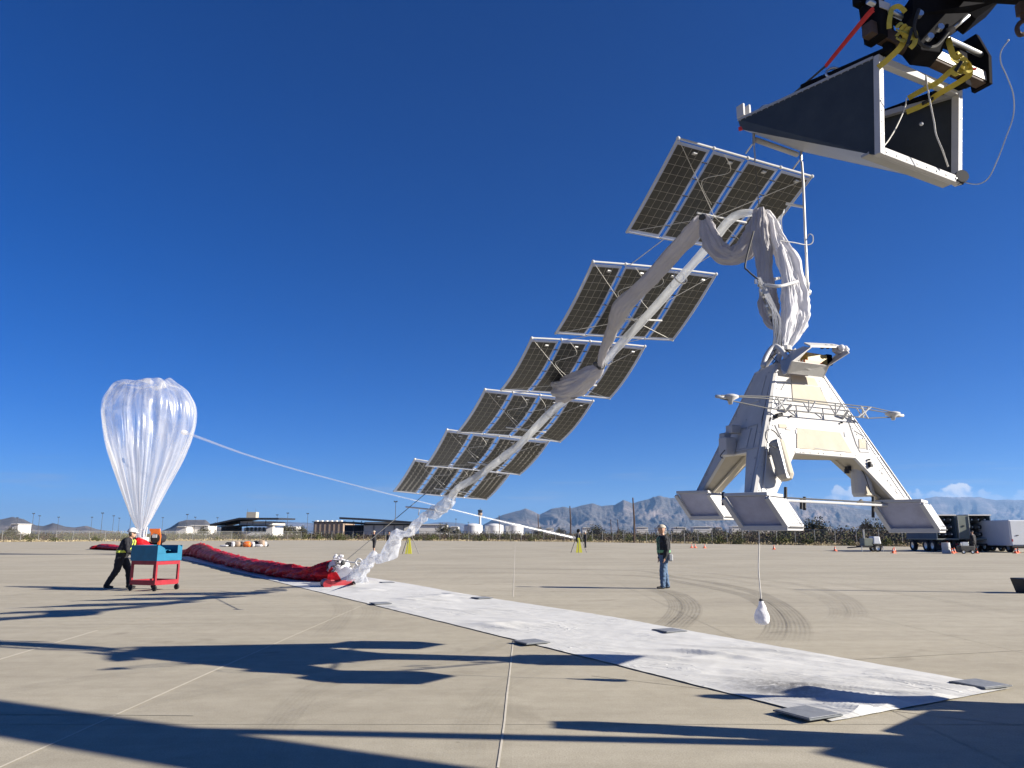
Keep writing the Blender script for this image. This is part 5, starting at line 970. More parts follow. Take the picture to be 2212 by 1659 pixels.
# ================================================================ balloon and its spool
BY = 58.; bu = BY / 1690.
bz0 = P(305, 1163, BY).z
bal = thing('balloon', 'clear plastic balloon bubble standing on its white collar over the spool', 'balloon', V((P(310, 1160, BY).x, BY, 0)))
prof = [(1163, 8, 304), (1150, 8.5, 304), (1140, 11, 305), (1120, 21, 306), (1100, 30, 307.5), (1050, 52, 312), (1000, 75, 318), (965, 89, 321), (940, 96.5, 323), (915, 102, 324.5), (890, 103.5, 325), (870, 100, 325), (855, 92, 325), (843, 84, 325), (836, 74, 326), (832, 58, 327), (831, 30, 329), (832, 1, 332)]
pr = spline([V((a, b_, c_)) for a, b_, c_ in prof], 6); nk = len(pr) - 1
def balf(u, v):
    q = pr[min(nk, int(round(v * nk)))]; c_ = P(q.z, q.x, BY); r_ = q.y * bu; a = 2 * math.pi * u
    low = max(0, 1 - v * 1.6); aw = a + .35 * math.sin(2 * a + 1) + .18 * math.sin(5 * a + v * 2); g = abs(math.sin(11 * aw + 1.2 * noise.noise(V((math.cos(a) * 2, math.sin(a) * 2, v * 3))))) * (.45 + .55 * abs(noise.noise(V((math.cos(a) * 4, math.sin(a) * 4, v * 1.3))) * 2.2)); pl = g * (.05 + .15 * low) + .08 * noise.noise(V((math.cos(a) * 3, math.sin(a) * 3, v * 2.5))) + .03 * noise.noise(V((math.cos(a) * 9, math.sin(a) * 9, v * 3)))
    if v > .5: pl += .10 * max(0, noise.noise(V((math.cos(a) * 1.4 + 5, math.sin(a) * 1.4, v * 1.2)))) * (v - .5) * 2
    r_ *= (1 - pl + .05) * .915; tz = 0
    if v > .72: tz = (v - .72) / .28 * .75 * noise.noise(V((math.cos(a) * 1.2 * (1.02 - v) * 9, math.sin(a) * 1.2 * (1.02 - v) * 9, 2.)))
    if v > .75:
        d_ = abs(((a - 1.9 + math.pi) % (2 * math.pi)) - math.pi)
        px_ = r_ * math.cos(a) / bu; tz += (v - .75) / .25 * bu * (16 * math.exp(-((px_ - 32) / 14) ** 2) - 16 * max(0, (px_ - 45) / 55) + 5 * math.exp(-((px_ + 70) / 16) ** 2))
    return V((c_.x + r_ * math.cos(a), BY + r_ * math.sin(a), c_.z + tz))
mb = MB(); mb.grid(balf, 208, nk); mb.build('envelope', 'balloon_film', bal, smooth=True)
mb = MB(); mb.tube(spline([P(346, 840, BY - 1), P(351, 826, BY - .9), P(357, 838, BY - .8)], 6), .12, 8); mb.build('crown_fold', 'clear_film', bal, smooth=True)
mb = MB(); mb.lathe([(.30, -.18), (.44, -.16), (.46, .12), (.30, .14)], V((P(308, 1163, BY).x, BY, bz0 - .05)), 20); mb.build('collar', 'white_paint', bal)
for s_ in (-1, 1): mb = MB(); c0 = P(308 + s_ * 10, 1152, BY); mb.beam(c0 - V((0, .2, .35)), c0 + V((s_ * .05, -.2, .45)), .12, .05); mb.build('collar_ear', 'white_paint', bal)
sp0 = G(322, 1197); spl = thing('balloon_spool', 'orange steel spool stand with black roller beside the balloon neck', 'spool stand', V((sp0.x, sp0.y, 0)))
def SPX(x, y, dy=0.): return P(x, y, sp0.y + dy)
for dy in (-.55, .55):
    mb = MB(); mb.prism([SPX(322, 1142, dy), SPX(345, 1142, dy), SPX(347, 1158, dy), SPX(343, 1188, dy), SPX(339, 1188, dy), SPX(341, 1160, dy), SPX(331, 1150, dy), SPX(330, 1172, dy), SPX(325, 1172, dy), SPX(326, 1152, dy)][::-1], (0, .1, 0)); mb.build('side_frame', 'orange', spl)
mb = MB(); a = SPX(335, 1163, -.6); mb.tube([a, a + V((0, 1.2, 0))], .35, 18); mb.build('roller', 'black', spl)
mb = MB(); mb.box(SPX(333, 1178), (.8, 1.0, .55)); mb.build('power_unit', 'black_steel', spl, bevel=.04)
for dx in (324, 342):
    for dy in (-.5, .5): mb = MB(); c0 = SPX(dx, 1190, dy); mb.lathe([(.1, -.08), (.2, -.08), (.2, .08), (.1, .08)], V((c0.x, c0.y, .2)), 14, (0, 1, 0)); mb.build('wheel', 'rubber', spl)
mb = MB(); mb.box(SPX(334, 1158, -.7), (.35, .06, .25)); mb.build('gauge_panel', 'white_paint', spl)
# inflation tube from the balloon to the gas stand
TI = [(398, 934, 58.), (430, 945, 58.3), (520, 978, 59.5), (620, 1009, 61.), (720, 1036, 62.5), (820, 1062, 64.), (930, 1089, 66), (1040, 1116, 68.5), (1140, 1139, 71), (1242, 1162, 74)]
mb = MB(); pp = spline([P(*q) for q in TI], 8); rs = lerpl([.11, .11, .08, .065, .06, .06, .07, .10, .14, .16], 8); mb.tube(pp, rs, 10, cap=True, flat=.7)
it = thing('inflation_tube', 'long thin white gas tube sagging from the balloon to the far gas stand', 'tube', P(1242, 1162, 74)); mb.build('tube', 'inflation_film', it, smooth=True)
mb = MB(); mb.lathe([(.15, -.2), (.2, 0), (.15, .2)], pp[0], 10, (pp[1] - pp[0])); mb.build('sleeve', 'white_canvas', it)
# ---- red fabric: the packed envelope lying along the cloth
def rope_cloth(pts, seed, sub=10, ncir=36, amp=.22):
    path = spline([V((*G(x, y)[:2], 0)) for x, y, r, h in pts], sub); R = lerpl([q[2] for q in pts], sub); Hh = lerpl([q[3] for q in pts], sub); mb = MB(); vs, fs = [], []; k = len(path); m_ = ncir + 1
    for i, p in enumerate(path):
        t = (path[min(i + 1, k - 1)] - path[max(i - 1, 0)]).normalized(); s_ = V((-t.y, t.x, 0))
        for j in range(m_):
            a = 2 * math.pi * j / ncir; cx, cz = math.cos(a), math.sin(a)
            q = V((cx * 1.5, cz * 1.5, 0)) + p * 1.3; d = 1 + amp * (noise.noise(q * 1.1 + V((0, 0, seed))) + .75 * abs(noise.noise(q * 2.6 + V((seed, 0, 0)))) + .4 * noise.noise(q * 5.5) + .22 * noise.noise(q * 11))
            vs.append(p + s_ * cx * R[i] * d + V((0, 0, max(.016, Hh[i] * .5 * (1 + cz * d)))) + t * .06 * noise.noise(q * 3))
    for i in range(k - 1):
        for j in range(ncir): fs.append((i * m_ + j, i * m_ + j + 1, (i + 1) * m_ + j + 1, (i + 1) * m_ + j))
    fs.append(tuple(range(ncir - 1, -1, -1))); fs.append(tuple((k - 1) * m_ + j for j in range(ncir))); mb.add(vs, fs); return mb
rd = thing('red_balloon_fabric', 'long wrinkled roll of red balloon fabric lying on the white cloth', 'balloon fabric', V((*G(600, 1250)[:2], 0)))
rope_cloth([(738, 1256, .34, .62), (712, 1257, .40, .62), (690, 1256, .36, .50), (660, 1254, .30, .40), (620, 1249, .32, .46), (580, 1242, .36, .48), (540, 1233, .38, .46), (500, 1223, .40, .52), (465, 1214, .44, .62), (440, 1207, .50, .80), (424, 1203, .50, .86), (408, 1201, .36, .45), (390, 1199, .30, .35), (360, 1197, .4, .5), (335, 1195, .5, .7)], 1., 30, 64, .30).build('roll', 'red_cloth', rd, smooth=True)
rd2 = thing('red_fabric_heap', 'low red fabric heap behind the man pushing the cart', 'balloon fabric', V((*G(228, 1188)[:2], 0)))
rope_cloth([(198, 1186, .1, .1), (206, 1187, .5, .35), (222, 1187, .6, .55), (240, 1188, .6, .5), (262, 1189, .6, .4), (300, 1191, .5, .3)], 4., 12).build('heap', 'red_cloth', rd2, smooth=True)
mb = MB(); mb.tube(spline([P(302, 1166, BY - .2), P(306, 1175, BY - .4), P(318, 1186, BY - .5), P(340, 1190, BY - .6)], 8), lerpl([.36, .42, .5, .4], 8), 18, flat=.7)
for i, p in enumerate(mb.v): mb.v[i] = p + V((noise.noise(p * 3), noise.noise(p * 3 + V((9, 0, 0))), noise.noise(p * 3 + V((0, 9, 0))))) * .12
mb.build('red_skirt', 'red_cloth', bal, smooth=True)
# tied head of the red fabric on its red skid
hp = G(738, 1258); hd_ = thing('fabric_head', 'white bundled fabric head with black cords resting on a red steel skid', 'fabric bundle', V((hp.x, hp.y, 0)))
mb = MB(); hc = P(733, 1228, hp.y)
def hball(u, v):
    a, b_ = 2 * math.pi * u, math.pi * v; q = V((math.sin(b_) * math.cos(a), math.sin(b_) * math.sin(a), math.cos(b_))); r_ = .36 * (1 + .16 * noise.noise(q * 3) + .08 * noise.noise(q * 8)); return hc + V((q.x * r_ * 1.05, q.y * r_, q.z * r_ * .85))
mb.grid(hball, 32, 20); mb.build('bundle', 'white_canvas', hd_, smooth=True)
rr = random.Random(2)
for k in range(9):
    a = rr.uniform(3.4, 6.0); b_ = rr.uniform(.5, 1.7); q = V((math.sin(b_) * math.cos(a), math.sin(b_) * math.sin(a), math.cos(b_) * .85)); c0 = hc + q * .37; e1 = q.orthogonal().normalized(); e2 = q.cross(e1); r_ = rr.uniform(.05, .12)
    mb = MB(); mb.tube([c0 + (e1 * math.cos(x) + e2 * math.sin(x)) * r_ * (1 + .2 * math.sin(3 * x)) + q * .02 for x in [i * .4 for i in range(13)]], .014, 5); mb.build('cord_loop', 'dark_cord', hd_)
mb = MB()
for k in range(6): mb.ball(hc + V((rr.uniform(-.15, .1), -.1, .34 + rr.uniform(-.02, .08))), .05, 6)
mb.build('knot', 'white_canvas', hd_)
for (pts_, mt) in (([(706, 1254), (738, 1254), (728, 1238), (716, 1224), (709, 1232)], 'red_cloth'), ([(738, 1228), (747, 1227), (743, 1235)], 'red_cloth'), ([(728, 1238), (738, 1254), (764, 1252), (760, 1230), (748, 1222)], 'white_canvas')):
    mb = MB(); mb.prism([P(x, y, hp.y - .33 - .004 * i) for i, (x, y) in enumerate(pts_)], V((0, .04, 0))); mb.build('flap', mt, hd_, bevel=.01)
mb = MB(); mb.beam(G(703, 1262, .06), G(762, 1260, .06), .14, .12); mb.build('skid', 'red_paint', hd_, bevel=.015); mb = MB(); mb.beam(G(712, 1256, .05), G(766, 1254, .05), .12, .1); mb.build('skid', 'red_paint', hd_, bevel=.015)
mb = MB(); mb.tube([G(701, 1259, .1), G(708, 1262, .1)], .13, 12); mb.build('roller_end', 'red_paint', hd_)
mb = MB(); mb.prism([G(756, 1260, .05), G(768, 1262, .02), G(764, 1255, .3)], (0, .06, 0)); mb.build('wedge', 'black_steel', hd_)

# ================================================================ cart with a blue box
c_near = G(333, 1277.5); ca_ = math.radians(46); ex = V((math.cos(ca_), math.sin(ca_), 0)); ey = V((-math.sin(ca_), math.cos(ca_), 0))    # ex to the right-back, ey to the left-back
ex = V((.35, .94, 0)).normalized(); ey = V((-.94, .35, 0)).normalized(); LX, LY = .80, .84
ct = thing('push_cart', 'red steel cart carrying an open blue box on small wheels', 'cart', c_near)
def CP(a, b_, z): return c_near + ex * a + ey * b_ + V((0, 0, z))
z0, z1, z2, z3 = .12, .17, .80, 1.22
for a in (0, LX):
    for b_ in (.0, LY): mb = MB(); mb.beam(CP(a, b_, z1), CP(a, b_, z2), .06, .06, ex); mb.build('leg', 'red_paint', ct, bevel=.006)
for z in (z1 + .05, z2 - .04):
    for a, b_, c2, d2 in ((0, 0, LX, 0), (0, LY, LX, LY), (0, 0, 0, LY), (LX, 0, LX, LY)): mb = MB(); mb.beam(CP(a, b_, z), CP(c2, d2, z), .05, .13, (0, 0, 1)); mb.build('rail', 'red_paint', ct, bevel=.006)
for a in (0, LX):
    for b_ in (0, LY):
        mb = MB(); mb.lathe([(.02, -.025), (.075, -.025), (.075, .025), (.02, .025)], CP(a, b_, .076), 14, ex); w_ = mb.build('wheel', 'rubber', ct); mb = MB(); mb.beam(CP(a, b_, .076), CP(a, b_, z1 + .02), .05, .035, ex); mb.build('caster_fork', 'black_steel', w_)
e_ = .05
mb = MB()
def face(pl, th): mb.prism(pl, th)
face([CP(-e_, -e_, z2), CP(-e_, LY + e_, z2), CP(-e_, LY + e_, z3), CP(-e_, -e_, z3)], ex * .02); mb.build('box_side', 'blue_paint', ct)
mb = MB(); face([CP(LX + e_, -e_, z2), CP(LX + e_, LY + e_, z2), CP(LX + e_, LY + e_, z3), CP(LX + e_, -e_, z3)], -ex * .02); mb.build('box_side', 'blue_paint', ct)
mb = MB(); face([CP(-e_ + .02, LY + e_, z2), CP(LX + e_ - .02, LY + e_, z2), CP(LX + e_ - .02, LY + e_, z3), CP(-e_ + .02, LY + e_, z3)], -ey * .02); mb.build('box_side', 'blue_paint', ct)
fr_ = [(-e_ + .02, z2), (LX + e_ - .02, z2), (LX + e_ - .02, z3 - .05), (LX - .05, z3), (LX - .12, z3), (LX - .12, z3 - .22), (.26, z3 - .22), (.22, z3 - .1), (.02, z3)]
mb = MB()
for pl in ([fr_[0], fr_[1], (LX + e_ - .02, z3 - .22), (-e_ + .02, z3 - .22)], [(-e_ + .02, z3 - .218), (.26, z3 - .218), (.2, z3 - .08), (.02, z3), (-e_ + .02, z3)], [(LX - .12, z3 - .218), (LX + e_ - .02, z3 - .218), (LX + e_ - .02, z3 - .05), (LX - .05, z3), (LX - .12, z3)]): mb.prism([CP(a, -e_, z) for a, z in pl], ey * .02)
mb.build('notched_front', 'blue_paint', ct)
mb = MB(); mb.prism([CP(0, 0, z2 + .03), CP(LX, 0, z2 + .03), CP(LX, LY, z2 + .03), CP(0, LY, z2 + .03)], (0, 0, .02)); mb.build('box_floor', 'blue_paint', ct)
mb = MB(); mb.prism([CP(0, LY * .35, z3 - .16), CP(LX, LY * .35, z3 - .16), CP(LX, LY, z3 - .1), CP(0, LY, z3 - .1)], (0, 0, .02)); mb.build('inner_shelf', 'blue_paint', ct)
mb = MB(); mb.tube(spline([CP(.1, LY + .06, .85), CP(.1, LY + .25, .86), CP(.75, LY + .25, .86), CP(.75, LY + .06, .85)], 4), .016, 8); mb.build('push_handle', 'silver', ct)

# ================================================================ people
def person(name, label, loc, head, bones, vox=.02, H=1.75, vest=None, cap=None, extra=None):
    """bones: (p0, p1, r0, r1, material). One remeshed continuous body; x forward, y left, z up (1.75 m figure)"""
    root = thing(name, label, 'person', loc); k = H / 1.75; ch_, sh_ = math.cos(head), math.sin(head)
    def X(p): p = V(p) * k; return V(loc) + V((p.x * ch_ - p.y * sh_, p.x * sh_ + p.y * ch_, p.z))
    mb = MB()
    bones = [(p0, p1, r0 * (1.12 if m_ not in ('skin', 'black') else 1), r1 * (1.12 if m_ not in ('skin', 'black') else 1), m_) for p0, p1, r0, r1, m_ in bones]
    for p0, p1, r0, r1, m_ in bones:
        a, b_ = X(p0), X(p1); t = (b_ - a); Lh = t.length; pts, rs = [], []
        t = t / Lh if Lh > 1e-6 else V((0, 0, 1))
        for q in range(5): an = math.pi / 2 * (1 - q / 4); pts.append(a - t * r0 * k * math.sin(an)); rs.append(max(1e-4, r0 * k * math.cos(an)))
        for q in range(5): an = math.pi / 2 * q / 4; pts.append(b_ + t * r1 * k * math.sin(an)); rs.append(max(1e-4, r1 * k * math.cos(an)))
        if Lh < 1e-6: pts = pts[:4] + pts[5:]; rs = rs[:4] + rs[5:]
        mb.tube(pts, rs, 10)
    tmp = mb.build('tmp', 'skin', None); q = tmp.modifiers.new('r', 'REMESH'); q.mode = 'VOXEL'; q.voxel_size = vox; q = tmp.modifiers.new('s', 'SMOOTH'); q.factor = .5; q.iterations = 4
    dg = bpy.context.evaluated_depsgraph_get(); me = bpy.data.meshes.new_from_object(tmp.evaluated_get(dg)); bpy.data.objects.remove(tmp)
    me.materials.clear(); mk = []
    for b_ in bones:
        if b_[4] not in mk: mk.append(b_[4])
    for m_ in mk: me.materials.append(M[m_])
    co = np.zeros(len(me.vertices) * 3); me.vertices.foreach_get('co', co); co = co.reshape(-1, 3)
    pc = np.zeros(len(me.polygons) * 3); me.polygons.foreach_get('center', pc); pc = pc.reshape(-1, 3); best = np.full(len(pc), 1e9); lab = np.zeros(len(pc), int); bi = np.zeros(len(pc), int)
    for i, (p0, p1, r0, r1, m_) in enumerate(bones):
        a, b_ = np.array(X(p0)), np.array(X(p1)); ab = b_ - a; tt = np.clip(((pc - a) @ ab) / max(1e-9, ab @ ab), 0, 1); d = np.linalg.norm(pc - a - tt[:, None] * ab, axis=1) - (r0 + (r1 - r0) * tt) * k
        w_ = d < best; best[w_] = d[w_]; lab[w_] = mk.index(m_); bi[w_] = i
    nr0 = np.zeros(len(me.vertices) * 3); me.vertices.foreach_get('normal', nr0); nr0 = nr0.reshape(-1, 3)
    vl = np.zeros(len(me.vertices), int)
    for pi, pg in enumerate(me.polygons):
        for v_ in pg.vertices: vl[v_] = lab[pi]
    soft = np.array([mk[i] not in ('skin', 'black') for i in vl])
    for vi in np.nonzero(soft)[0]:
        q = V(co[vi]) - V(loc); co[vi] += nr0[vi] * (.016 * abs(noise.noise(V((q.x * 9, q.y * 9, q.z * 16)))) + .010 * noise.noise(q * 22) - .004)
    me.vertices.foreach_set('co', co.ravel()); me.update()
    me.polygons.foreach_set('material_index', lab); me.polygons.foreach_set('use_smooth', [True] * len(me.polygons))
    if vest:
        tors = [i for i, b_ in enumerate(bones) if len(b_) > 4 and b_[4] == vest[0] and abs(b_[0][1]) < .16 and b_[0][2] > .9]
        ids = [i for i in range(len(pc)) if bi[i] in tors]; nrm = np.zeros(len(me.vertices) * 3); me.vertices.foreach_get('normal', nrm); nrm = nrm.reshape(-1, 3)
        vv = {}; vs, fs, mi = [], [], []
        for i in ids:
            c_ = pc[i] - np.array(loc); lf = -c_[0] * sh_ + c_[1] * ch_; fwd = c_[0] * ch_ + c_[1] * sh_; z = c_[2] / k
            if z < vest[1] or z > vest[2] : continue
            f = []
            for v_ in me.polygons[i].vertices:
                if v_ not in vv: vv[v_] = len(vs); vs.append(co[v_] + nrm[v_] * .012 * k)
                f.append(vv[v_])
            fs.append(f); st_ = (.06 < abs(lf) / k < .125) or (vest[1] + .02 < z < vest[1] + .085); mi.append(1 if st_ else 0)
        vm = bpy.data.meshes.new('vest'); off = V(loc); vm.from_pydata([V(p) - off for p in vs], [], fs); vm.materials.append(M[vest[3]]); vm.materials.append(M[vest[4]]); vm.polygons.foreach_set('material_index', mi); vm.polygons.foreach_set('use_smooth', [True] * len(fs))
        vo = bpy.data.objects.new('vest', vm); COL.objects.link(vo); vo.parent = root
    me.transform(Matrix.Translation(-V(loc))); bo = bpy.data.objects.new('body', me); COL.objects.link(bo); bo.parent = root
    if cap:
        c_, r_, kind_, mt = cap; c0 = X(c_); fwd = V((ch_, sh_, 0)); lf = V((-sh_, ch_, 0)); mb = MB()
        def dome(u, v): a = 2 * math.pi * u; b_ = math.pi / 2 * v; return c0 + (fwd * math.cos(a) * 1.12 + lf * math.sin(a) * .95) * r_ * k * math.cos(b_) + V((0, 0, r_ * k * (1.05 if kind_ == 'helmet' else .9) * math.sin(b_)))
        mb.grid(dome, 20, 8); 
        if kind_ == 'hair': mb.build('hair', mt, root, smooth=True)
        else:
            br_ = 1.85 if kind_ == 'cap' else 1.28
            mb.build(kind_ if kind_ != 'cap' else 'cap', mt, root, smooth=True, solid=.008); mb = MB()
            mb.prism([c0 + fwd * r_ * k * 1.0 + lf * r_ * k * .8, c0 + fwd * r_ * k * br_ + lf * r_ * k * .5 - V((0, 0, .02)), c0 + fwd * r_ * k * br_ - lf * r_ * k * .5 - V((0, 0, .02)), c0 + fwd * r_ * k * 1.0 - lf * r_ * k * .8], (0, 0, .012)); mb.build('brim', mt, root)
    return root, X
def hand(w_, d, m_, curl=.4):
    w_, d = V(w_), V(d).normalized(); s_ = d.cross(V((1, 0, .2))).normalized(); n_ = s_.cross(d); out = [(w_, w_ + d * .075, .032, .034, m_)]
    for i, (o_, ln_) in enumerate(((-.028, .062), (-.010, .075), (.010, .07), (.027, .055))):
        a = w_ + d * .09 + s_ * o_; b_ = a + (d + n_ * curl * .5).normalized() * ln_ * .55; out += [(a, b_, .0105, .010, m_), (b_, b_ + (d + n_ * curl * 1.6).normalized() * ln_ * .5, .010, .008, m_)]
    a = w_ + d * .03 - s_ * .03; out += [(a, a + (d * .6 - s_ * .7 + n_ * .3).normalized() * .05, .013, .010, m_)]; return out
def headb(c_, yaw=0., m_='skin'):
    c_ = V(c_); f = V((math.cos(yaw), math.sin(yaw), 0)); s_ = V((-f.y, f.x, 0))
    return [(c_ - V((0, 0, .03)), c_ + V((0, 0, .035)) - f * .01, .085, .098, m_), (c_ + f * .04 - V((0, 0, .075)), c_ + f * .03 - V((0, 0, .05)), .05, .06, m_), (c_ + f * .098 - V((0, 0, .01)), c_ + f * .108 - V((0, 0, .03)), .012, .017, m_), (c_ + s_ * .09 - V((0, 0, .02)), c_ + s_ * .092 + V((0, 0, .01)), .02, .022, m_), (c_ - s_ * .09 - V((0, 0, .02)), c_ - s_ * .092 + V((0, 0, .01)), .02, .022, m_)]
def standing(top_, pants, shoe, lean=0., arm='down', stance=.1, yaw=0., skin='skin', bare=None, tw=0.):
    z = lambda v: v; L_ = lean; hz = .93; b = []
    sh_l, sh_r = V((L_ * .5, .185, 1.40)), V((L_ * .5, -.185, 1.40))
    b += [((0, .085, hz), (0, -.085, hz), .135, .135, pants)]
    for s_ in (-1, 1): b += [((L_ * .08, s_ * .085, .98), (L_ * .45, s_ * .105, 1.33), .142, .138, top_)]
    b += [((L_ * .1 + .03, 0, 1.02), (L_ * .4 + .02, 0, 1.25), .125, .12, top_), ((L_ * .5, .15, 1.40), (L_ * .5, -.15, 1.40), .075, .075, top_), ((L_ * .52, 0, 1.44), (L_ * .6 + .02, 0, 1.54), .058, .055, skin)]
    b += headb((L_ * .66 + .03, 0, 1.645), yaw, skin)
    for s_, S0 in ((1, sh_l), (-1, sh_r)):
        if arm == 'down': e_, w_, d = S0 + V((-.03, s_ * .05, -.29)), S0 + V((.05, s_ * .045, -.54)), V((.25, 0, -1))
        elif arm == 'hold': e_, w_, d = S0 + V((.02, s_ * .06, -.28)), S0 + V((.24, s_ * -.02, -.36)), V((1, -s_ * .4, .1))
        elif arm == 'push': e_, w_, d = S0 + V((.10, s_ * .05, -.27)), S0 + V((.36, s_ * .0, -.36)), V((1, 0, -.2))
        else: e_, w_, d = S0 + V((.12, s_ * .06, -.22)), S0 + V((.2, s_ * -.06, .02)), V((.3, -s_ * .4, 1))
        b += [(S0, e_, .082, .064, top_), (e_, w_, .064, .05, top_)] + hand(w_, d, skin)
    for s_ in (-1, 1):
        fx = s_ * tw; kn = V((fx * .55 + .03, s_ * (stance * .95), .50)); an = V((fx, s_ * stance, .09)); m2 = pants if not bare else bare
        b += [((0, s_ * .09, .90), kn, .115, .086, pants), (kn, an, .084 if not bare else .062, .066 if not bare else .046, m2), (an + V((-.04, 0, -.045)), an + V((.16, s_ * .02, -.055)), .043, .034, shoe)]
    return b
# the man watching under the array
p0 = G(1437, 1271.5)
r_, X_ = person('person', 'person in dark jacket, green vest, blue jeans and pale cap standing alone', V((p0.x, p0.y, 0)), math.radians(187), standing('black_cloth', 'jeans', 'black', .02, 'down', .085, -.1, tw=.09), .013, 1.76, ('black_cloth', .98, 1.43, 'black_cloth', 'vest_green'), ((.045, 0, 1.685), .112, 'cap', 'beige_cloth'))
mb = MB(); mb.box(X_((-.12, .22, .86)), (.12, .1, .2)); mb.build('belt_pouch', 'grey_box', r_, bevel=.03)
# the man leaning into the cart
p0 = G(256, 1271); 
bs = []
Lh = .20
bs += [((0, .075, .93), (0, -.075, .93), .12, .12, 'black_cloth')]
for s_ in (-1, 1): bs += [((.04, s_ * .085, 1.0), (Lh * .78, s_ * .105, 1.27), .142, .14, 'black_cloth')]
bs += [((Lh * .8, .15, 1.32), (Lh * .8, -.15, 1.32), .078, .078, 'black_cloth'), ((Lh * .9, 0, 1.36), (Lh * 1.05, 0, 1.45), .058, .056, 'skin')] + headb((Lh * 1.18, 0, 1.53), 0)
for s_ in (-1, 1): S0 = V((Lh * .8, s_ * .19, 1.32)); e_ = S0 + V((.08, s_ * .07, -.28)); w_ = S0 + V((.30, s_ * .02, -.40)); bs += [(S0, e_, .074, .056, 'black_cloth'), (e_, w_, .056, .043, 'black_cloth')] + hand(w_, (1, 0, -.3), 'black')
for kn, an in (((.20, .09, .52), (.24, .09, .09)), ((-.06, -.09, .52), (-.30, -.09, .10))): kn, an = V(kn), V(an); bs += [((0, kn.y, .90), kn, .118, .09, 'black_cloth'), (kn, an, .086, .064, 'black_cloth'), (an + V((-.04, 0, -.045)), an + V((.16, 0, -.055)), .045, .036, 'black')]
r_, X_ = person('person', 'person in black clothes, lime vest and white helmet pushing the cart', V((p0.x, p0.y, 0)), math.radians(8), bs, .016, 1.76, ('black_cloth', .98, 1.36, 'black_cloth', 'vest_lime'), ((Lh * 1.17, 0, 1.565), .125, 'helmet', 'helmet'))
mb = MB(); mb.ball(X_((Lh * 1.12, -.115, 1.51)), .045, 8); mb.ball(X_((Lh * 1.12, .115, 1.51)), .045, 8); mb.build('ear_defender', 'black', r_)
crew = [('person in dark jacket and shorts with bare legs facing the plastic film', (808, 1195.5), math.radians(200), standing('black_cloth', 'shorts', 'black', .06, 'hold', .09, 0, bare='skin'), None, 'beige_cloth'), ('person in dark clothes raising a hand to the head near the film tail', (838, 1187.5), math.radians(-20), standing('black_cloth', 'black_cloth', 'black', .08, 'up', .1), None, 'black'),
        ('person in black with a white hat beside the far gas stand', (1265, 1183.5), math.radians(190), standing('black_cloth', 'black_cloth', 'black', .0, 'hold', .1), None, 'helmet'), ('person bending behind the far gas stand in a white hat', (1248, 1181.5), math.radians(10), standing('black_cloth', 'black_cloth', 'black', .3, 'push', .1), None, 'helmet'),
        ('person in black standing behind the balloon neck', (293, 1197), math.radians(-40), standing('black_cloth', 'black_cloth', 'black', .03, 'hold', .1), None, 'black'), ('person in black standing behind the tube trailers', (2106, 1195.5), math.radians(120), standing('black_cloth', 'black_cloth', 'black', .05, 'hold', .1), None, 'black')]
for lb, px, hd2, bn, vs_, hat in crew:
    p0 = G(*px); lean = .0
    hb = [b_ for b_ in bn if b_[4] == 'skin' and b_[2] == .085][0]; hcn = V(hb[1])
    person('person', lb, V((p0.x, p0.y, 0)), hd2, bn, .03, 1.75, None, ((hcn.x, hcn.y, hcn.z), .11, 'cap' if hat != 'black' else 'hair', hat))
# crew member added out of view on the right to cast a shadow into view
for lb, loc, hd2, hat in (('unseen person in dark clothes and white helmet added to cast a shadow', (6.15, 7.0, 0), math.radians(200), 'helmet'),):
    person('person', lb, V(loc), hd2, standing('black_cloth', 'jeans', 'black', .03, 'hold', .12), .03, 1.78, None, ((.06, 0, 1.685), .115, 'helmet' if hat == 'helmet' else 'cap', hat))

tcab = thing('shadow_cabinet', 'tall grey cabinet added out of view to cast a straight shadow', 'cabinet', (4.66, 5.86, 0)); c0 = V((4.66, 5.86, 0))  # cabinet invented out of view for the straight shadow bar it casts
mb = MB(); mb.box(c0 + V((0, 0, .95)), (.32, .26, 1.7)); mb.build('case', 'grey_box', tcab, bevel=.02)
for k in range(6): mb = MB(); mb.box(c0 + V((0, -.135, .25 + k * .27)), (.28, .02, .24)); d_ = mb.build('drawer', 'slate', tcab, bevel=.005); mb = MB(); mb.box(c0 + V((0, -.155, .30 + k * .27)), (.2, .02, .02)); mb.build('handle', 'silver', d_)
for sx_ in (-.12, .12):
    for sy_ in (-.09, .09): mb = MB(); mb.lathe([(.001, -.02), (.05, -.02), (.05, .02), (.001, .02)], c0 + V((sx_, sy_, .05)), 12, (0, 1, 0)); mb.build('caster', 'rubber', tcab)
# ================================================================ small things on the apron
cn = thing('traffic_cone', 'small orange traffic cone standing on the far apron', 'traffic cone', (0, 0, 0), 'orange cones along the far apron')
mb = MB(); mb.box((0, 0, .02), (.32, .32, .04)); mb.build('base', 'cone_orange', cn); mb = MB(); mb.lathe([(.12, .04), (.03, .40), (.001, .405)], (0, 0, 0), 14); mb.build('cone', 'cone_orange', cn); mb = MB(); mb.lathe([(.086, .19), (.062, .28)], (0, 0, 0), 14); mb.build('band', 'white_paint', cn)
for i, (x, y) in enumerate([(1494, 1183.5), (1502, 1183.5), (1522, 1184), (1672, 1187), (1804, 1190.5), (1930, 1195), (1932.5, 1192), (2057, 1195.5), (2062, 1194), (2110, 1195.5), (2194, 1195.5), (2199, 1194)]):
    r = cn if i == 0 else copy_tree(cn); p = G(x, y); r.location = (p.x, p.y, 0); r.rotation_euler.z = i
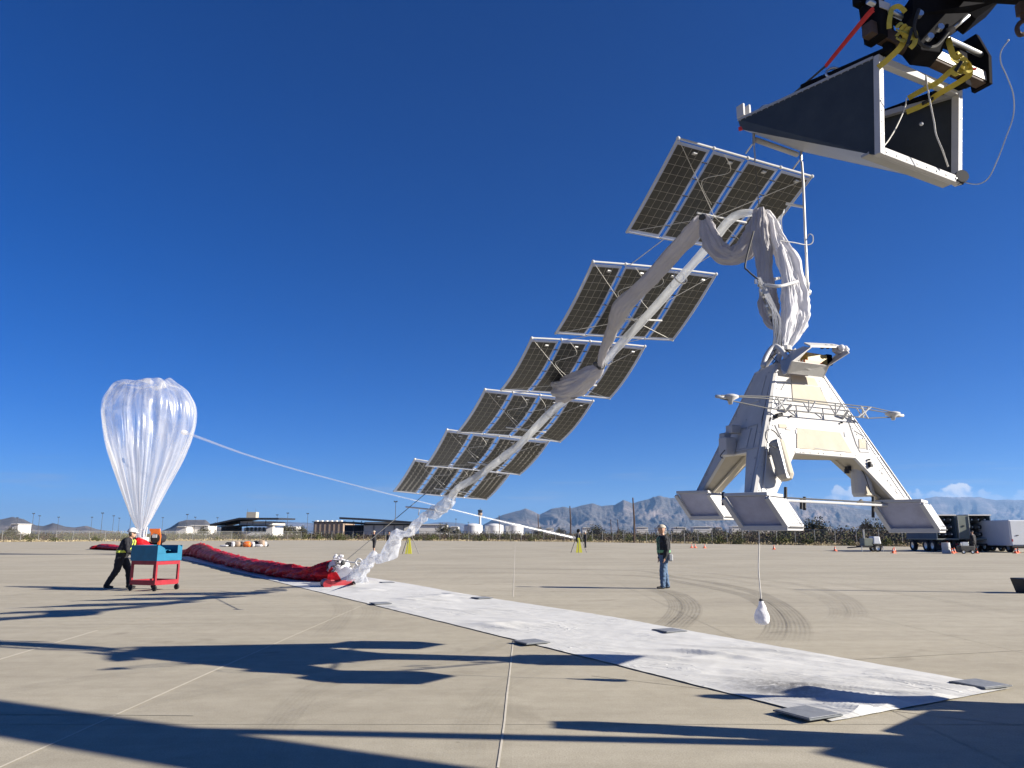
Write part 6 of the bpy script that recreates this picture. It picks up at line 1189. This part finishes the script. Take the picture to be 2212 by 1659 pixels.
def tripod(x, y, label):
    p = G(x, y); r = thing('gas_stand', label, 'stand', V((p.x, p.y, 0))); c0 = V((p.x, p.y, 0))
    for a in (.4, 2.5, 4.6): mb = MB(); mb.tube([c0 + V((.75 * math.cos(a), .75 * math.sin(a), 0)), c0 + V((0, 0, 1.75))], .025, 6); mb.build('leg', 'pole_steel', r)
    mb = MB(); mb.hexa([c0 + V(q) for q in ((-.26, -.5, .02), (.26, -.5, .02), (.26, -.4, .02), (-.26, -.4, .02))], [c0 + V(q) for q in ((-.08, -.28, 1.2), (.07, -.28, 1.2), (.07, -.22, 1.2), (-.08, -.22, 1.2))]); mb.build('yellow_banner', 'yellow', r)
    mb = MB(); mb.lathe([(.12, 1.65), (.14, 1.75), (.1, 1.9), (.001, 1.92)], c0, 12); mb.build('head', 'black_steel', r)
tripod(884, 1196.5, 'yellow banner stand with dark tripod legs near the film tail'); tripod(1279 - 29, 1194, 'yellow banner stand with dark tripod legs at the end of the white gas tube')
# gear heap by the far building
rr = random.Random(4)
gl_ = [('white_sack', 'white_canvas', 'white sack lying in the gear heap on the apron', 'sack'), ('black_case', 'black', 'black case in the gear heap on the apron', 'case'), ('orange_bag', 'orange', 'orange bag in the gear heap on the apron', 'bag'), ('brown_bag', 'wall_tan', 'dark brown bag in the gear heap on the apron', 'bag')]
for i, (x, kk, sz) in enumerate([(484, 0, (1.0, .5, .22)), (494, 1, (.8, .5, .55)), (503, 0, (.4, .4, .6)), (511, 3, (.9, .6, .65)), (520, 1, (.6, .5, .6)), (527, 3, (.5, .5, .5)), (533, 2, (.9, .6, .65)), (541, 1, (.5, .5, .45)), (546, 0, (.45, .4, .6)), (552, 1, (.6, .5, .7)), (558, 0, (1.0, .5, .3)), (564, 3, (.8, .6, .8)), (572, 0, (.5, .4, .6)), (577, 1, (.35, .4, .35))]):
    nm, mt, lb, ctg = gl_[kk]; p = G(x, 1181.5 + rr.uniform(-.7, .4)); r = thing(nm, lb, ctg, V((p.x, p.y, 0)), 'gear heap on the apron')
    mb = MB()
    def sf(u, v, p=p, sz=sz, i=i):
        a, b_ = 2 * math.pi * u, math.pi * v; q = V((abs(math.cos(a)) ** .6 * math.copysign(1, math.cos(a)) * math.sin(b_) ** .6, abs(math.sin(a)) ** .6 * math.copysign(1, math.sin(a)) * math.sin(b_) ** .6, math.cos(b_))); d = 1 + .18 * noise.noise(q * 2 + V((i, 0, 0))); return V((p.x + q.x * sz[0] * .5 * d, p.y + q.y * sz[1] * .5 * d, max(.005, sz[2] * .5 * (1 + q.z * d))))
    mb.grid(sf, 16, 10); mb.build('bag_body', mt, r, smooth=True)
    mb = MB(); mb.beam(V((p.x - sz[0] * .3, p.y - sz[1] * .45, sz[2] * .6)), V((p.x + sz[0] * .3, p.y - sz[1] * .45, sz[2] * .55)), .05, .03); mb.build('strap', 'white_paint' if kk else 'black', r)
# ---- trucks
def wheel(root, c, r_, wdh, ax=(1, 0, 0)):
    mb = MB(); mb.lathe([(r_ * .55, -wdh / 2), (r_ * .95, -wdh / 2), (r_, -wdh / 3), (r_, wdh / 3), (r_ * .95, wdh / 2), (r_ * .55, wdh / 2)], c, 20, ax); w_ = mb.build('wheel', 'rubber', root)
    mb = MB(); mb.lathe([(.001, -wdh * .3), (r_ * .55, -wdh * .42), (r_ * .55, wdh * .42), (.001, wdh * .3)], c, 14, ax); mb.build('rim', 'silver', w_)
def tube_trailer(xl, xr, yb, label, doorpx, length):
    g = G(xl, yb); Y0 = g.y; rt = thing('tube_trailer', label, 'trailer', V((g.x + 1, Y0 + 2, 0))); u_ = Y0 / 1697
    x0_, x1_ = g.x, g.x + (xr - xl) * u_; z0_, z1_ = 1.12, 3.10
    for xx, nm in ((x0_ + .04, 'side_wall'), (x1_ - .04, 'side_wall')): mb = MB(); mb.box((xx, Y0 + length / 2, (z0_ + z1_) / 2), (.08, length, z1_ - z0_)); mb.build(nm, 'slate', rt)
    mb = MB(); mb.box(((x0_ + x1_) / 2, Y0 + length / 2, z1_ + .04), (x1_ - x0_ + .04, length, .08)); mb.build('roof', 'grey_skin', rt); mb = MB(); mb.box(((x0_ + x1_) / 2, Y0 + length / 2 - .05, z0_ - .05), (x1_ - x0_ + .06, length + .1, .1)); mb.build('deck', 'olive_grey', rt)
    mb = MB(); mb.box(((x0_ + x1_) / 2, Y0 + length - .05, 2.1), (x1_ - x0_ - .2, .08, 1.9)); mb.build('bulkhead', 'black', rt)
    mb = MB(); mb.box(((x0_ + x1_) / 2, Y0 - .06, z0_ - .05), (x1_ - x0_ + .1, .06, .12)); mb.build('tail_strip', 'wall_white', rt); mb = MB(); mb.box(((x0_ + x1_) / 2, Y0 - .03, z1_ + .03), (x1_ - x0_ + .1, .06, .10)); mb.build('top_strip', 'wall_white', rt)
    for i in range(3):
        for j in range(3):
            c_ = V((x0_ + .1 + (x1_ - x0_ - .2) * (i + .5) / 3, Y0 + .5, z0_ + .05 + (z1_ - z0_ - .1) * (j + .5) / 3)); r_ = .27
            mb = MB(); mb.lathe([(.06, -.22), (.10, -.2), (r_ * .7, -.1), (r_, .05), (r_, 3.2)], c_, 14, (0, 1, 0)); q = mb.build('gas_tube', 'tube_end', rt, smooth=True); mb = MB(); mb.lathe([(.001, -.34), (.05, -.34), (.05, -.2)], c_, 8, (0, 1, 0)); mb.build('valve', 'silver', q)
    if doorpx:
        xa, xb = [g.x + (q - xl) * u_ for q in doorpx]; mb = MB(); mb.box(((xa + xb) / 2, Y0 - .1, (z0_ + z1_) / 2 - .02), (xb - xa, .07, z1_ - z0_)); d_ = mb.build('door', 'olive_grey', rt, bevel=.01); mb = MB(); mb.box(((xa + xb) / 2, Y0 - .16, 2.2), (.12, .04, .12)); mb.build('latch', 'black', d_)
        for xx in (xa + .08, xb - .08): mb = MB(); mb.tube([(xx, Y0 - .16, z0_), (xx, Y0 - .16, z1_ - .05)], .025, 6); mb.build('lock_bar', 'grey_skin', d_)
    for xx in (x0_ + .35, x1_ - .35): mb = MB(); mb.box((xx, Y0 + length / 2, .88), (.14, length - .2, .22)); mb.build('chassis_rail', 'chassis', rt)
    for yy in (Y0 + .9, Y0 + 2.0, Y0 + length - .9):
        for xx in (x0_ + .14, x1_ - .14): wheel(rt, V((xx, yy, .5)), .5, .3)
    mb = MB(); mb.box(((x0_ + x1_) / 2, Y0 - .05, .62), (x1_ - x0_, .12, .16)); mb.build('bumper', 'chassis', rt)
    for xx in (x0_ + .2, x1_ - .2): mb = MB(); mb.box((xx, Y0 - .13, .64), (.22, .04, .1)); mb.build('tail_light', 'red_paint', rt)
    for xx in (x0_ + .25, x1_ - .25): mb = MB(); mb.box((xx, Y0 + .3, .36), (.5, .03, .5)); mb.build('mud_flap', 'rubber', rt)
tube_trailer(2027, 2072, 1192, 'slate blue gas tube trailer with its rear door swung open beside the cones', (2072, 2099), 5.2)
tube_trailer(2100, 2148, 1192, 'open gas tube trailer next to the grey box truck', None, 5.2)
def box_truck(xl, xr, yb, mt, label, H_=2.75, L_=5., zb=.55):
    g = G(xl, yb); Y0 = g.y; u_ = Y0 / 1697; W_ = (xr - xl) * u_; rt = thing('box_truck', label, 'truck', V((g.x + W_ / 2, Y0 + 2, 0)))
    mb = MB(); mb.box((g.x + W_ / 2, Y0 + L_ / 2, (zb + H_) / 2), (W_, L_, H_ - zb)); mb.build('box_body', mt, rt, bevel=.06); mb = MB(); mb.box((g.x + W_ / 2, Y0 - .02, (zb + H_) / 2), (W_ * .92, .05, (H_ - zb) * .92)); d_ = mb.build('rear_door', mt, rt, bevel=.01)
    mb = MB(); mb.box((g.x + W_ * .2, Y0 - .06, 1.4), (.2, .04, .06)); mb.build('handle', 'black', d_)
    for xx in (.15, .85):
        for yy in (.9, L_ - .8): wheel(rt, V((g.x + W_ * xx, Y0 + yy, .42)), .42, .26)
    mb = MB(); mb.box((g.x + W_ / 2, Y0 - .1, .5), (W_, .14, .14)); mb.build('bumper', 'chassis', rt); mb = MB(); mb.box((g.x + W_ / 2, Y0 + L_ / 2, .45), (W_ * .7, L_ * .96, .2)); mb.build('chassis', 'chassis', rt)
    for xx in (.05, .95): mb = MB(); mb.box((g.x + W_ * xx, Y0 - .03, 1.0), (.09, .05, .2)); mb.build('tail_light', 'red_paint', rt)
box_truck(2150, 2205, 1190.5, 'grey_box', 'plain grey box truck parked beyond the open tube trailer', 2.55); box_truck(2186, 2262, 1194, 'truck_white', 'white box truck at the end of the parked trailers', 2.65, 6.)
# drum and pump on the ground in front of the trailers
p = G(2045, 1196); dr = thing('white_drum', 'white plastic drum standing behind the tube trailer', 'drum', V((p.x, p.y, 0))); mb = MB(); mb.lathe([(.001, 0), (.3, 0), (.32, .1), (.3, .4), (.32, .5), (.3, .85), (.001, .86)], V((p.x, p.y, 0)), 16); mb.build('barrel', 'white_paint', dr); mb = MB(); mb.lathe([(.05, .86), (.05, .92), (.001, .92)], V((p.x + .12, p.y, 0)), 8); mb.build('cap', 'red_paint', dr)
p = G(2087, 1196.5); pu_ = thing('gas_pump', 'black hose pump unit between the two tube trailers', 'pump', V((p.x, p.y, 0))); c0 = V((p.x, p.y, 0)); mb = MB(); mb.box(c0 + V((0, 0, .35)), (1.1, .6, .5)); mb.build('housing', 'chassis', pu_, bevel=.05); mb = MB(); mb.box(c0 + V((-.1, -.1, .75)), (.5, .3, .3)); mb.build('manifold', 'silver', pu_, bevel=.03)
mb = MB(); mb.tube(spline([c0 + V((.3, 0, .7)), c0 + V((.6, -.1, .9)), c0 + V((.9, 0, .3)), c0 + V((.6, .2, .05))], 6), .04, 8); mb.build('hose', 'rubber', pu_)
for s_ in (-.35, .35): wheel(pu_, c0 + V((s_, -.3, .17)), .17, .1, (0, 1, 0))
# towed light tower
p = G(1879, 1192); lt = thing('light_tower', 'towable light tower with white engine hood and folded mast', 'light tower', V((p.x, p.y, 0))); c0 = V((p.x, p.y, 0))
mb = MB(); mb.hexa([c0 + V(q) for q in ((.15, -.5, .65), (.85, -.5, .65), (.85, .5, .65), (.15, .5, .65))], [c0 + V(q) for q in ((.2, -.45, 1.3), (.75, -.45, 1.3), (.75, .45, 1.3), (.2, .45, 1.3))]); mb.build('engine_hood', 'truck_white', lt, bevel=.08)
mb = MB(); mb.box(c0 + V((-.25, 0, .8)), (.75, .9, .7)); mb.build('generator', 'olive_grey', lt, bevel=.04); mb = MB(); mb.box(c0 + V((0, 0, .45)), (1.9, .9, .16)); mb.build('frame', 'chassis', lt); mb = MB(); mb.beam(c0 + V((-.9, 0, .42)), c0 + V((-1.9, 0, .35)), .12, .1); mb.build('tow_bar', 'chassis', lt)
mb = MB(); mb.beam(c0 + V((-.35, .1, .5)), c0 + V((-.35, .1, 2.0)), .13, .13); mb.build('mast', 'grey_skin', lt)
for k, (dx, dz) in enumerate(((-.62, 2.05), (-.35, 2.1), (-.1, 2.05), (-.48, 2.3), (-.2, 2.3))): mb = MB(); mb.lathe([(.05, .1), (.13, -.05), (.14, -.1), (.001, -.09)], c0 + V((dx, -.1, dz)), 10, (0, 1, .3)); mb.build('lamp', 'black', lt)
for s_ in (-.42, .42): wheel(lt, c0 + V((.5, s_, .32)), .32, .2, (0, 1, 0))
for dx in (-.9, .9): mb = MB(); mb.tube([c0 + V((dx, -.55, 0)), c0 + V((dx, -.55, .5))], .035, 6); mb.build('jack', 'silver', lt)
# black mast foot at the right
p = G(2207, 1281); pm_ = thing('weighted_post', 'tall black post in a black weighted base at the edge of the apron', 'post', V((p.x + .2, p.y, 0))); c0 = V((p.x + .2, p.y, 0))
mb = MB(); mb.hexa([c0 + V(q) for q in ((-.22, -.22, .0), (.26, -.22, .0), (.26, .22, .0), (-.22, .22, .0))], [c0 + V(q) for q in ((-.30, -.28, .38), (.34, -.28, .38), (.34, .28, .38), (-.30, .28, .38))]); mb.build('base_tub', 'black', pm_, bevel=.02)
mb = MB(); mb.beam(c0 + V((.16, 0, .3)), c0 + V((.4, 0, 2.6)), .13, .13); mb.build('post', 'black_steel', pm_)
